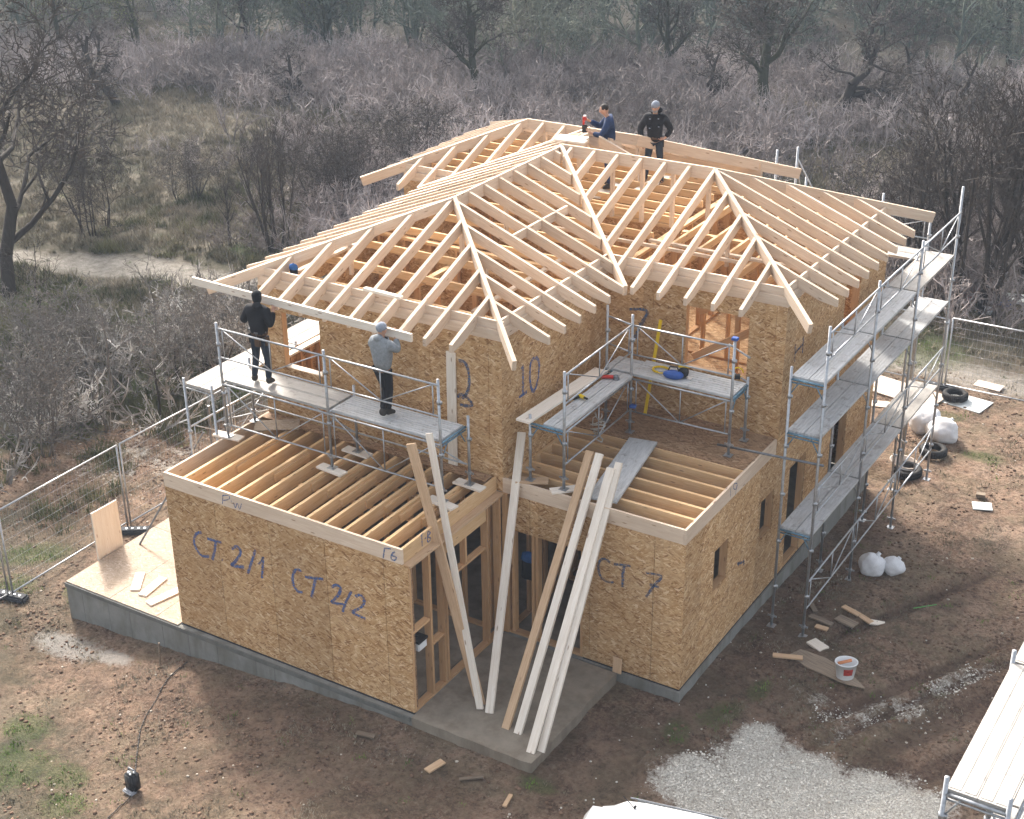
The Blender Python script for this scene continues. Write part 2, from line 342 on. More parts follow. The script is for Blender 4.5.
def make_ground_mat():
    s = NT('clay_ground'); tc = s.n('ShaderNodeTexCoord'); P = tc.outputs['Object']
    def at(nm):
        a = s.n('ShaderNodeAttribute'); a.attribute_name = nm; return a.outputs['Fac']
    n1 = s.noise(P, .55, 6, .7, .4); n2 = s.noise(P, 3.2, 8, .75); n3 = s.noise(P, 22, 4, .7); n4 = s.noise(P, 1.4, 6, .7, 1.0)
    soil = s.ramp(n1, [(.32, (.14, .083, .056, 1)), (.5, (.255, .162, .11, 1)), (.68, (.41, .295, .215, 1))])
    soil = s.mix(s.ramp(n2, [(.40, g(.6)), (.52, g(0))]), soil, (.05, .031, .022, 1))
    n6 = s.noise(P, 11, 8, .85, .5); soil = s.mix(s.math('MULTIPLY', s.ramp(n6, [(.51, g(0)), (.57, g(1))]), .85), soil, (.30, .215, .155, 1)); soil = s.mix(s.math('MULTIPLY', s.ramp(n6, [(.41, g(1)), (.46, g(0))]), .7), soil, (.04, .026, .019, 1))
    vg = s.n('ShaderNodeTexVoronoi'); vg.inputs['Scale'].default_value = 16; s.l(P, vg.inputs['Vector']); sp_ = s.n('ShaderNodeSeparateColor'); s.l(vg.outputs['Color'], sp_.inputs[0])
    soil = s.mix(s.math('MULTIPLY', s.ramp(sp_.outputs[0], [(.0, g(1)), (.35, g(0))]), .45), soil, (.045, .03, .022, 1)); soil = s.mix(s.math('MULTIPLY', s.ramp(sp_.outputs[0], [(.8, g(0)), (.95, g(1))]), .4), soil, (.33, .25, .18, 1))
    soil = s.mix(s.math('MULTIPLY', s.ramp(n4, [(.56, g(0)), (.66, g(1))]), .75), soil, (.38, .255, .18, 1))
    soil = s.mix(s.math('MULTIPLY', s.ramp(n3, [(.56, g(0)), (.64, g(1))]), .65), soil, (.36, .27, .20, 1))
    litter = s.ramp(s.noise(P, 7, 6, .8), [(.35, (.075, .06, .035, 1)), (.5, (.15, .12, .075, 1)), (.66, (.28, .23, .155, 1))])
    soil = s.mix(s.math('MULTIPLY', s.ramp(s.noise(P, .9, 5, .7), [(.45, g(0)), (.6, g(1))]), .55), soil, litter)
    dry = s.ramp(s.noise(P, .35, 6, .75), [(.34, (.045, .046, .025, 1)), (.47, (.095, .083, .057, 1)), (.58, (.155, .13, .10, 1)), (.70, (.10, .105, .045, 1))])
    dry = s.mix(s.ramp(s.noise(P, 5, 6, .8), [(.35, g(.6)), (.6, g(0))]), dry, (.06, .055, .035, 1))
    def msk(name, lo=.35, hi=.6, nz=n2, amt=.7):
        v = s.math('ADD', at(name), s.math('MULTIPLY', s.math('SUBTRACT', nz, .5), amt)); return s.ramp(v, [(lo, g(0)), (hi, g(1))])
    dry = s.mix(s.math('MULTIPLY', msk('litter', .35, .75), .9), dry, s.ramp(s.noise(P, 3, 6, .8), [(.35, (.022, .02, .015, 1)), (.65, (.065, .055, .042, 1))]))
    col = s.mix(msk('soil', .4, .7, n1, .9), dry, soil)
    col = s.mix(s.math('MULTIPLY', msk('road', .4, .85, n2, 1.2), .8), col, s.ramp(s.noise(P, 4, 6, .8), [(.35, (.20, .18, .15, 1)), (.65, (.40, .37, .335, 1))]))
    col = s.mix(s.math('MULTIPLY', msk('dark_soil', .35, .85, n4, 1.1), .38), col, s.ramp(n2, [(.35, (.03, .02, .015, 1)), (.65, (.095, .06, .042, 1))]))
    col = s.mix(s.math('MULTIPLY', msk('green', .42, .8, n6, 2.0), .5), col, s.ramp(n3, [(.35, (.035, .055, .016, 1)), (.65, (.085, .125, .035, 1))]))
    col = s.mix(s.math('MULTIPLY', msk('rut', .4, .8), .5), col, (.06, .035, .026, 1))
    grav = s.ramp(s.noise(P, 26, 5, .8), [(.32, (.24, .21, .175, 1)), (.47, (.50, .465, .41, 1)), (.58, (.74, .71, .65, 1))])
    col = s.mix(msk('gravel', .36, .62, n6, 1.5), col, grav)
    col = s.mix(s.math('MULTIPLY', msk('splash', .45, .9, n6, 2.4), .7), col, (.33, .32, .30, 1))
    hgt = s.math('ADD', s.math('MULTIPLY', n2, .6), s.math('ADD', s.math('MULTIPLY', n3, .35), s.math('MULTIPLY', n6, .55)))
    s.bump(hgt, 1.0, .12); return s.out(col, .95)
GROUND = make_ground_mat()
gr = np_mesh('ground', V, F, GROUND, smooth=True); tag(gr, kind='structure')
def attr(o, name, val):
    a = o.data.attributes.new(name, 'FLOAT', 'POINT'); a.data.foreach_set('value', val.astype(np.float32).ravel())
attr(gr, 'soil', blobs(GX, GY, SOIL)); attr(gr, 'road', blobs(GX, GY, ROAD)); attr(gr, 'green', blobs(GX, GY, GREEN))
_t = fbm(GX * .16, GY * .16, 3); _b = sstep(0, 3.5, GY - (31.5 + .18 * (GX + 20))); _rt = sstep(-14, -9, GX) * sstep(22, 26, GY - .25 * GX)
attr(gr, 'litter', np.maximum(np.maximum(_b, _rt), blobs(GX, GY, [(-13.8, 25.5, 3, 5, 10), (-9, 14, 3, 5, 0)]) * .6) * (1 - .9 * blobs(GX, GY, [(-.8, 32.0, 3.2, 2.8, 30), (1.0, 37.5, 2.4, 2.5, 0)]).clip(0, 1)))
attr(gr, 'dark_soil', blobs(GX, GY, [(10.0, 3.5, 1.1, 4.2, -8), (9.6, 8, .8, 5, 0), (3, -1.2, 5.5, 1.0, 0), (8.7, .6, 1.5, 1.6, 20), (13.4, 6.2, 2.6, .45, 62), (12.4, 9.5, 2.2, .5, 60), (11.6, 4.6, 1.2, .6, 20), (4.5, -2.4, 3.0, 1.0, 10)]))  # darker soil along the front and right walls and in a few strips
attr(gr, 'rut', blobs(GX, GY, RUTS)); attr(gr, 'gravel', np.maximum(blobs(GX, GY, GRAVEL) + .55 * (fbm(GX * 2.6, GY * 2.6, 4) - .5), .38 * blobs(GX, GY, STREAK) + .6 * (fbm(GX * 3.4, GY * 3.4, 4) - .5) * (blobs(GX, GY, STREAK) > .1))); attr(gr, 'splash', blobs(GX, GY, [(-2.3, -.9, 1.0, .4, 0), (-1.2, -.8, .6, .25, 0)]))
# ------------------------------------------------------------------ the house
A, B, CC, D, E_, T = 5.441, 2.962, 6.912, 9.088, 7.884, 3.053
F_ = 12.56
H1, HR, H2 = 3.0, 3.29, 5.943
OV, ZE, TP = 0.706, 6.037, 0.386
house = empty('timber_house', (0, 0, 0), label='two storey timber frame house of brown chipboard walls under an open rafter roof', cat='house')
def beam(name, p0, p1, w, h, mat=TIMBER, parent=None, down=True, up=None, roll=0.0):
    """a sawn board from p0 to p1 (points on the middle of its top edge), local X along the grain"""
    p0 = Vector(p0); p1 = Vector(p1); d = p1 - p0; L = d.length; X = d.normalized()
    Z0 = Vector(up) if up else (Vector((0, 0, 1)) if abs(X.z) < .95 else Vector((0, 1, 0)))
    Y = Z0.cross(X).normalized(); Z = X.cross(Y)
    bm = bmesh.new(); box(bm, 0, -w / 2, -h if down else -h / 2, L, w / 2, 0 if down else h / 2)
    if roll: bmesh.ops.rotate(bm, verts=bm.verts, matrix=Matrix.Rotation(roll, 3, 'X'))
    M = Matrix(((X.x, Y.x, Z.x, p0.x), (X.y, Y.y, Z.y, p0.y), (X.z, Y.z, Z.z, p0.z), (0, 0, 0, 1)))
    o = finish(name, bm, mat, parent); o.matrix_world = M; return o
def vstud(x, y, z0, z1, sx, sy, name='stud', mat=None, parent=None):
    mat = mat or TIMBER_STUD
    bm = bmesh.new(); box(bm, 0, -sx / 2, -sy / 2, z1 - z0, sx / 2, sy / 2)
    o = finish(name, bm, mat, parent or house)
    o.matrix_world = Matrix(((0, 1, 0, x), (0, 0, 1, y), (1, 0, 0, z0), (0, 0, 0, 1))); return o
# foundation
bm = bmesh.new()
prism(bm, [(-T, -.107), (A + .01, -.107), (A + .01, B - .06), (D + .04, B - .06), (D + .04, F_ + .05), (5.56, F_ + .05), (5.56, 14.25), (-1.6, 14.25), (-1.6, 9.9), (-T, 9.9)], -1.6, 0)
fnd = finish('foundation', bm, CONCRETE, house)
bm = bmesh.new()
pts = [(A + .012, -.112)] + [(A + .012 + (E_ - A - .012) * i / 10, -.112 + RNG.uniform(-.015, .015)) for i in range(1, 10)] + [(E_ - .02, -.10)] + [(E_ + RNG.uniform(-.015, .015), -.1 + 2.95 * i / 9) for i in range(1, 10)] + [(A + .012, B - .062)]
prism(bm, pts, -1.2, .004)
finish('porch_slab', bm, PORCH, house)
bm = bmesh.new(); box(bm, .2, .2, .001, A - .2, B + .1, .012); box(bm, A - .19, B + .2, .001, D - .2, F_ - .2, .012); box(bm, .2, B + .11, .001, A - .2, F_ - .2, .012); finish('ground_floor_screed', bm, PORCH, house)
bm = bmesh.new()      # form panel joints standing a little proud of the concrete face
for x in (-2.62, -1.9, -1.32, -.45, .22, .95, 1.9, 2.35, 3.4, 4.35): box(bm, x, -.110, -1.3, x + .010, -.104, -.09)
box(bm, -T, -.135, -.09, A - .02, -.1075, -.003)
finish('form_joints', bm, plain('dark_form_joint', (.15, .15, .14, 1), .9), house)
def osb_wall(name, axis_, c, thick, a0, a1, z0, z1, holes=(), mat=OSB, jo=0.0, step=1.25, gap=.009):
    """sheathing in boards 1.25 m wide with openings; axis_ 'y': the wall stands at y=c and runs along x"""
    cuts = sorted({a0, a1, *[h for q in holes for h in q[:2]], *[a0 + jo + step * i for i in range(-1, 12) if a0 < a0 + jo + step * i < a1]})
    zc = sorted({z0, z1, *[h for q in holes for h in q[2:]]})
    joints = {round(a0 + jo + step * i, 4) for i in range(-1, 12)}
    bm = bmesh.new()
    for i in range(len(cuts) - 1):
        s0, s1 = cuts[i], cuts[i + 1]
        if s1 - s0 < .012: continue
        e0 = gap / 2 if round(s0, 4) in joints and s0 > a0 else 0; e1 = gap / 2 if round(s1, 4) in joints and s1 < a1 else 0
        run = None
        for k in range(len(zc) - 1):
            mz = (zc[k] + zc[k + 1]) / 2; mx = (s0 + s1) / 2
            hole = any(q[0] < mx < q[1] and q[2] < mz < q[3] for q in holes)
            if not hole: run = (run[0] if run else zc[k], zc[k + 1])
            if (hole or k == len(zc) - 2) and run:
                if axis_ == 'y': box(bm, s0 + e0, c, run[0], s1 - e1, c + thick, run[1])
                else: box(bm, c - thick, s0 + e0, run[0], c, s1 - e1, run[1])
                run = None
    return finish(name, bm, (OSB_X if (axis_ == 'x' and mat is OSB) else mat), house)
def ribbon(bm, pts, wd, put):
    n = len(pts)
    L = []; R = []
    for i, p in enumerate(pts):
        a = pts[max(0, i - 1)]; b = pts[min(n - 1, i + 1)]; dx, dz = b[0] - a[0], b[1] - a[1]; q = math.hypot(dx, dz) or 1
        ww = wd * (.8 + .4 * RNG.random()) / 2
        L.append(bm.verts.new(put(p[0] - dz / q * ww, p[1] + dx / q * ww))); R.append(bm.verts.new(put(p[0] + dz / q * ww, p[1] - dx / q * ww)))
    for i in range(n - 1): bm.faces.new((L[i], L[i + 1], R[i + 1], R[i]))
def smooth_line(pts, k=4):
    out = []
    for i in range(len(pts) - 1):
        p0 = pts[max(0, i - 1)]; p1 = pts[i]; p2 = pts[i + 1]; p3 = pts[min(len(pts) - 1, i + 2)]
        for j in range(k):
            t = j / k
            out.append(tuple(.5 * ((2 * p1[m]) + (-p0[m] + p2[m]) * t + (2 * p0[m] - 5 * p1[m] + 4 * p2[m] - p3[m]) * t * t + (-p0[m] + 3 * p1[m] - 3 * p2[m] + p3[m]) * t ** 3) for m in (0, 1)))
    return out + [tuple(pts[-1])]
def graffiti(parent, axis_, c, strokes, wd, mat):
    bm = bmesh.new()
    for st in strokes:
        pts = smooth_line(st) if len(st) > 3 else st
        ribbon(bm, pts, wd, (lambda s, z: (s, c, z)) if axis_ == 'y' else (lambda s, z: (c, s, z)))
    return finish('lettering', bm, mat, parent)
GR = {"ct21":[[[0.8,2.26],[0.67,2.2],[0.58,2.03],[0.62,1.85],[0.73,1.75],[0.87,1.77],[0.91,1.81]],[[0.92,2.17],[1.27,2.19]],[[1.13,2.17],[1.07,1.94],[0.99,1.74]],[[1.23,1.82],[1.25,1.81]],[[1.51,2.13],[1.62,2.22],[1.71,2.19],[1.7,2.08],[1.55,1.87],[1.45,1.76],[1.76,1.83]],[[2.08,2.28],[1.96,2.0],[1.84,1.72]],[[2.12,2.0],[2.25,2.2],[2.17,1.72]]],"ct22":[[[3.12,2.18],[3.0,2.17],[2.92,2.04],[2.9,1.85],[2.99,1.72],[3.11,1.74]],[[3.19,2.08],[3.6,2.17]],[[3.43,2.13],[3.3,1.7]],[[3.78,2.06],[3.88,2.14],[3.97,2.12],[3.94,1.99],[3.8,1.8],[3.75,1.74],[4.02,1.79]],[[4.21,2.12],[4.08,1.87],[3.98,1.62]],[[4.29,2.04],[4.4,2.11],[4.48,2.03],[4.41,1.87],[4.21,1.7],[4.26,1.67],[4.48,1.65]]],"ct7":[[[7.66,2.21],[7.55,2.26],[7.45,2.18],[7.43,2.01],[7.48,1.86],[7.61,1.8],[7.74,1.83]],[[7.73,2.21],[8.06,2.27]],[[7.94,2.25],[7.91,2.05],[7.92,1.79]],[[8.36,2.23],[8.66,2.26],[8.54,2.05],[8.38,1.74]],[[8.44,2.02],[8.62,2.02]]],"two":[[[4.56,5.4],[4.69,5.4],[4.77,5.2],[4.76,4.94],[4.7,4.78],[4.61,4.68]],[[4.51,4.68],[4.62,4.76],[4.81,4.65],[4.78,4.57],[4.56,4.54]]],"ten":[[[3.62,5.19],[3.69,5.24],[3.68,4.66]],[[3.54,4.66],[3.82,4.66]],[[4.08,5.24],[3.95,5.17],[3.92,4.88],[4.0,4.61],[4.12,4.61],[4.23,4.85],[4.23,5.11],[4.12,5.22]]],"seven":[[[5.88,5.27],[6.27,5.32],[6.14,5.0],[5.98,4.61]]],"h":[[[7.44,5.04],[7.48,4.66]],[[7.84,5.05],[7.86,4.7]],[[7.45,4.85],[7.85,4.89]]],"pw":[[[1.43,3.22],[1.4,3.03]],[[1.42,3.21],[1.57,3.25],[1.57,3.18],[1.43,3.11]],[[1.61,3.16],[1.63,3.15]],[[1.67,3.14],[1.7,3.04],[1.76,3.15],[1.8,3.04],[1.86,3.17]]],"g6":[[[4.94,3.02],[4.98,3.22],[5.11,3.25]],[[5.19,3.22],[5.12,3.14],[5.11,3.05],[5.18,3.05],[5.21,3.12],[5.13,3.12]]],"tb":[[[0.53,3.29],[0.63,3.3]],[[0.58,3.29],[0.58,3.06]],[[0.66,3.17],[0.7,3.17]],[[0.76,3.27],[0.74,3.07],[0.84,3.08],[0.75,3.17],[0.83,3.2],[0.76,3.27]]],"n19":[[[4.77,3.25],[4.77,3.07]],[[5.05,3.22],[4.9,3.27],[4.91,3.17],[5.04,3.12],[5.05,3.22],[5.0,3.01]]],"mk":[[[5.3,1.4],[5.63,1.27]],[[5.36,1.41],[5.37,1.31]],[[5.6,1.32],[5.64,1.2]]]}
# ground floor
w1 = osb_wall('front_wall', 'y', 0, .018, 0, A, .02, H1, jo=1.18)
graffiti(w1, 'y', -.003, GR['ct21'], .055, SPRAY); graffiti(w1, 'y', -.003, GR['ct22'], .055, SPRAY)
osb_wall('side_wall', 'x', .018, .018, .02, B + 6.8, .02, H1)
w2 = osb_wall('front_wall', 'y', B, .018, A + .16, D, .02, H1, holes=[(A + .16, 7.12, .02, 2.27)], jo=1.66)
graffiti(w2, 'y', B - .003, GR['ct7'], .045, SPRAY_GREY)
w3 = osb_wall('side_wall', 'x', D, .018, B + .019, F_, .02, H1, holes=[(4.22, 4.81, 1.37, 2.22), (6.3, 6.92, 1.36, 2.22), (7.7, 8.55, .03, 2.3), (10.09, 10.9, .03, 2.21)], jo=1.22)
graffiti(w3, 'x', D + .003, GR['mk'], .05, SPRAY_GREY)
osb_wall('rear_wall', 'y', F_ - .018, .018, 5.5, D - .02, .02, H2)
bm = bmesh.new(); box(bm, .0, -.02, -.035, A, .03, .018); box(bm, A + 1.7, B - .015, -.03, D, B + .03, .018); box(bm, D - .03, B, -.03, D + .012, F_, .018)
finish('damp_proof_strip', bm, MEMBRANE, house)
# framing behind the sheathing of the openings and inner faces
def frame_opening(x, a0, a1, z0, z1):      # in the right wall
    for y in (a0 - .03, a1 + .03): vstud(x - .09, y, z0, z1, .14, .058, 'window_stud', TIMBER_STUD)
    beam('window_sill', (x - .09, a0, z0 + .005), (x - .09, a1, z0 + .005), .14, .045, TIMBER_STUD, house)
    beam('window_lintel', (x - .09, a0, z1 + .16), (x - .09, a1, z1 + .16), .14, .16, TIMBER_STUD, house)
for q in ((4.22, 4.81, 1.37, 2.22), (6.3, 6.92, 1.36, 2.22), (7.7, 8.55, .05, 2.3), (10.09, 10.9, .05, 2.21)): frame_opening(D, *q)
bm = bmesh.new()
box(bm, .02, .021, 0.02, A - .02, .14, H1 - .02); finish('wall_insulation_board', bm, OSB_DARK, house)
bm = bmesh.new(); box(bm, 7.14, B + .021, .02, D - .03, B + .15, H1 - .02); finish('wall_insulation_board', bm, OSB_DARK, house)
# porch side stud wall of the front block (open, no sheathing)
X = A - .075
beam('sole_plate', (X, .02, .05), (X, B + .1, .05), .14, .05, TIMBER_STUD, house)
beam('top_plate', (X + .02, .03, H1 - .001), (X + .02, B - .01, H1 - .001), .17, .045, PLANK_TAN, house)
for y, m in ((.045, 1), (.62, 1), (1.02, 1), (1.1, 1), (2.45, 1), (2.86, 1)): vstud(X, y, .05, H1 - .046, .14, .06)
beam('header_beam', (X, 1.14, 2.93), (X, 2.41, 2.93), .12, .26, TIMBER_WARM, house)
beam('cross_piece', (X - .02, 1.14, 2.12), (X - .02, 2.41, 2.12), .12, .05, TIMBER_STUD, house)
vstud(X, 1.75, 2.12, 2.67, .12, .05); beam('cross_piece', (X, .65, 1.1), (X, .99, 1.1), .13, .045, TIMBER_STUD, house)
beam('cross_piece', (X, .08, 1.65), (X, .58, 1.65), .13, .045, TIMBER_STUD, house)
# jambs of the porch opening and inner partitions seen through it
for x in (A + .19, A + .62, A + .7): vstud(x, B + .09, .05, 2.27 if x > 5.7 else H1, .06, .14)
vstud(A + .05, B + .05, .02, H1, .12, .16)
vstud(7.09, B + .09, .05, 2.27, .06, .14)
beam('sole_plate', (A + .1, B + .09, .05), (7.2, B + .09, .05), .14, .05, TIMBER_STUD, house)
for x0, y0, x1, y1, n in ((5.5, B + .2, 5.5, 6.8, 7), (5.6, 5.2, 8.9, 5.2, 7), (7.4, B + .2, 7.4, 5.1, 4), (.4, 2.9, 5.2, 2.9, 9)):
    beam('sole_plate', (x0, y0, .05), (x1, y1, .05), .12, .05, TIMBER_STUD, house)
    for i in range(n):
        t = i / (n - 1); vstud(x0 + (x1 - x0) * t, y0 + (y1 - y0) * t, .05, 2.95, .06, .1)
bm = bmesh.new(); box(bm, 7.1, B + .2, 2.2, 7.3, 5.0, 2.26); finish('inner_lintel', bm, TIMBER_STUD, house)
# joist decks
def joist(p0, p1, w=.06, h=.26): return beam('floor_joist', p0, p1, w, h, TIMBER_WARM, house)
XR = A - .115
rim = beam('rim_board', (0, .024, HR), (XR, .024, HR), .046, .288, TIMBER, house)
bm = bmesh.new()
graffiti(rim, 'y', -.003, GR['pw'], .018, SPRAY).matrix_parent_inverse = rim.matrix_world.inverted(); graffiti(rim, 'y', -.003, GR['g6'], .03, SPRAY).matrix_parent_inverse = rim.matrix_world.inverted(); bm.free()
beam('rim_board', (.024, .05, HR), (.024, B - .02, HR), .046, .288, TIMBER, house)
rim = beam('rim_board', (XR - .024, .05, HR), (XR - .024, B - .02, HR), .046, .288, TIMBER_WARM, house)
graffiti(rim, 'x', XR + .003, GR['tb'], .025, SPRAY).matrix_parent_inverse = rim.matrix_world.inverted()
for i in range(12):
    x = .455 + .405 * i
    joist((x, .05, HR - .01), (x, B - .03, HR - .01))
    if i % 2 == 1 or i in (6, 8, 10):
        beam('joist_packing', (x + .052, .9 + .25 * RNG.random(), HR - .07), (x + .052, B - .2 - .9 * RNG.random(), HR - .07), .045, .15, TIMBER_WARM, house)
for y in (1.35, 2.1): beam('ceiling_batten', (.1, y, H1 - .02), (XR - .1, y, H1 - .02), .1, .03, TIMBER_WARM, house)
rim = beam('rim_board', (XR + .0, B + .024, HR), (D - .05, B + .024, HR), .046, .288, TIMBER, house)
rim2 = beam('rim_board', (D - .024, B + .002, HR), (D - .024, CC - .03, HR), .046, .288, TIMBER, house)
graffiti(rim2, 'x', D + .002, GR['n19'], .02, SPRAY).matrix_parent_inverse = rim2.matrix_world.inverted()
for i in range(6):
    y = 3.4 + .41 * i
    joist((A + .03, y, HR - .012), (D - .05, y, HR - .012))
beam('rim_board', (A + .05, B + .06, HR), (A + .05, CC, HR), .046, .27, TIMBER_WARM, house)
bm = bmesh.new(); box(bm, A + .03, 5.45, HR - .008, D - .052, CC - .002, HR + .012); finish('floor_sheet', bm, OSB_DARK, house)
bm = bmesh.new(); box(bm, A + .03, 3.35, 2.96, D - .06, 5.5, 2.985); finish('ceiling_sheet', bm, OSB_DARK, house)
bm = bmesh.new(); box(bm, .03, B + .03, HR - .03, A + .02, F_ - .03, HR); box(bm, A + .02, CC + .02, HR - .03, D - .03, F_ - .03, HR); box(bm, -1.5, 10.0, HR - .03, 5.4, 14.1, HR - .005)
finish('upper_floor', bm, OSB_F, house)
bm = bmesh.new(); box(bm, 0.03, 2.2, HR - .001, 5.2, B - .02, HR + .018)
bm.free()
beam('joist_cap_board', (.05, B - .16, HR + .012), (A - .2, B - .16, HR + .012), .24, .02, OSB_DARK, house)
# first floor walls
wf = osb_wall('upper_wall', 'y', B, .02, 0, A, HR - .28, H2, holes=[(.52, 1.43, 4.36, 5.5)], jo=1.43)
graffiti(wf, 'y', B - .003, GR['two'], .06, SPRAY_GREY)
wt = osb_wall('upper_wall', 'x', A + .001, .02, B + .021, CC, HR - .28, H2, jo=1.1)
graffiti(wt, 'x', A + .004, GR['ten'], .06, SPRAY)
w7 = osb_wall('upper_wall', 'y', CC, .02, A + .001, D, HR - .28, H2, holes=[(7.09, 8.37, 4.33, 5.6)], jo=.95)
graffiti(w7, 'y', CC - .003, GR['seven'], .06, SPRAY_GREY)
wr = osb_wall('upper_wall', 'x', D, .02, CC + .021, F_, HR - .28, H2, holes=[(10.07, 10.95, 4.2, 5.37)], jo=1.25)
graffiti(wr, 'x', D + .003, GR['h'], .05, SPRAY_GREY)
osb_wall('upper_wall', 'x', .02, .02, B + .021, 9.9, H1, H2, holes=[(3.35, 5.2, 4.3, 5.5)])
osb_wall('wing_wall', 'x', -1.53, .02, 9.92, 14.2, 0.0, H2)
osb_wall('wing_wall', 'y', 9.9, .02, -1.55, 0.0, 0.0, H2)
osb_wall('wing_wall', 'y', 14.18, .02, -1.53, 5.5, 0.0, H2)
osb_wall('wing_wall', 'x', 5.5, .02, F_, 14.18, 0.0, H2)
rim3 = beam('rim_board', (D + .012, CC + .0, HR + .0), (D + .012, F_, HR), .02, .03, TIMBER_WARM, house)
frame_opening(D, 10.07, 10.95, 4.2, 5.37)
for x in (.47, 1.46): vstud(x, B + .1, HR, 5.9, .07, .14, 'window_stud')
vstud(.07, B + .1, HR, 5.9, .1, .14, 'corner_stud')
beam('window_sill', (.5, B + .09, 4.37), (1.43, B + .09, 4.37), .15, .045, PLANK, house)
beam('window_sill', (-.0 + .09, 3.35, 4.31), (.09, 5.2, 4.31), .15, .045, PLANK, house)
for y in (3.3, 3.6, 3.9, 4.2, 4.5, 4.8, 5.1): vstud(.09, y, HR, 4.26, .12, .06)
for x in (7.05, 8.41): vstud(x, CC + .09, HR, 5.9, .06, .14, 'window_stud')
vstud(7.75, CC + .95, HR, 5.9, .09, .09)
beam('window_sill', (7.09, CC + .09, 4.34), (8.37, CC + .09, 4.34), .15, .05, PLANK_TAN, house)
beam('brace', (7.0, CC + .5, 4.4), (8.9, CC + .9, 5.6), .06, .16, TIMBER_STUD, house)
beam('brace', (6.9, CC + .9, 5.2), (8.3, CC + 1.4, 5.95), .06, .16, TIMBER_STUD, house)
# top plates and blocking band over the walls
def band(p0, p1, n):
    n = Vector(n); p0 = Vector(p0); p1 = Vector(p1)
    beam('top_plate', p0 + n * .075 + Vector((0, 0, 6.13)), p1 + n * .075 + Vector((0, 0, 6.13)), .11, .187, TIMBER, house)
    beam('blocking_board', p0 + n * .10 + Vector((0, 0, 6.285)), p1 + n * .10 + Vector((0, 0, 6.285)), .045, .15, TIMBER, house)
band((0, B, 0), (A, B, 0), (0, 1, 0)); band((A, B + .13, 0), (A, CC + .05, 0), (-1, 0, 0)); band((A - .05, CC, 0), (D, CC, 0), (0, 1, 0)); band((D, CC + .13, 0), (D, F_, 0), (-1, 0, 0))
band((0, B + .13, 0), (0, 9.9, 0), (1, 0, 0)); band((-1.55, 9.9, 0), (0.1, 9.9, 0), (0, 1, 0)); band((-1.55, 10.03, 0), (-1.55, 14.2, 0), (1, 0, 0)); band((-1.4, 14.2, 0), (5.5, 14.2, 0), (0, -1, 0)); band((5.6, F_, 0), (D - .13, F_, 0), (0, -1, 0))
# partitions on the first floor
def stud_wall(x0, y0, x1, y1, n, ztop=5.9, parent=None):
    beam('sole_plate', (x0, y0, HR + .05), (x1, y1, HR + .05), .12, .05, TIMBER_STUD, house)
    beam('top_plate', (x0, y0, ztop + .06), (x1, y1, ztop + .06), .12, .06, TIMBER_WARM, house)
    for i in range(n):
        t = i / (n - 1); vstud(x0 + (x1 - x0) * t, y0 + (y1 - y0) * t, HR + .05, ztop, .06 if x0 != x1 else .11, .11 if x0 != x1 else .06)
stud_wall(.2, 6.6, A - .1, 6.6, 9); stud_wall(A, 7.2, A, F_ - .1, 9); stud_wall(5.6, 9.8, D - .1, 9.8, 7); stud_wall(2.6, 3.2, 2.6, 6.5, 6); stud_wall(.1, 10.0, 5.3, 10.0, 9)
for q in ((.2, 6.68, A - .1, 6.70), (.1, 10.07, 5.3, 10.09)): bm = bmesh.new(); box(bm, q[0], q[1], HR, q[2], q[3], 5.9); finish('partition_sheet', bm, OSB, house)
# ---------------------------------------------------------------- roof
RECTS = [(-OV, B - OV, A + OV, 14.3), (-OV, CC - OV, D + OV, CC - OV + 7.055), (-2.3, 9.25, 6.17, 14.85)]
def hroof(q, x, y):
    x0, y0, x1, y1 = q; d = min(x - x0, x1 - x, y - y0, y1 - y); return ZE + TP * d
def hmax(x, y, skip=None): return max(hroof(q, x, y) for i, q in enumerate(RECTS) if i != skip)
RW, RH = .068, .215
def rafter(name, a, b):
    """a = eave end (or valley end), b = upper end, both points on the top edge"""
    a = Vector(a); b = Vector(b); h = Vector((b.x - a.x, b.y - a.y, 0)); L = h.length
    if L < .12: return
    h.normalize(); dz = b.z - a.z
    s = h.cross(Vector((0, 0, 1)))
    hv = RH; X = (b - a).normalized(); Z = s.cross(X); Z = -Z if Z.z < 0 else Z; Y = Z.cross(X)
    M = Matrix(((X.x, Y.x, Z.x, a.x), (X.y, Y.y, Z.y, a.y), (X.z, Y.z, Z.z, a.z), (0, 0, 0, 1))); Mi = M.inverted()
    eave = abs(a.z - ZE) < .03
    prof = [(0, a.z), (L, b.z), (L, b.z - hv)] + ([(.34, a.z + dz * .34 / L - hv), (0, a.z - .145)] if eave and L > .5 else [(0, a.z - hv)])
    bm = bmesh.new(); vs = []
    for sg in (-1, 1): vs.append([bm.verts.new(Mi @ (a + h * p + Vector((0, 0, z - a.z)) + s * sg * RW / 2)) for p, z in prof])
    n = len(prof); bm.faces.new(vs[0]); bm.faces.new(vs[1][::-1])
    for i in range(n): bm.faces.new((vs[0][i], vs[1][i], vs[1][(i + 1) % n], vs[0][(i + 1) % n]))
    o = finish(name, bm, TIMBER, house); o.matrix_world = M; return o
SP = .547
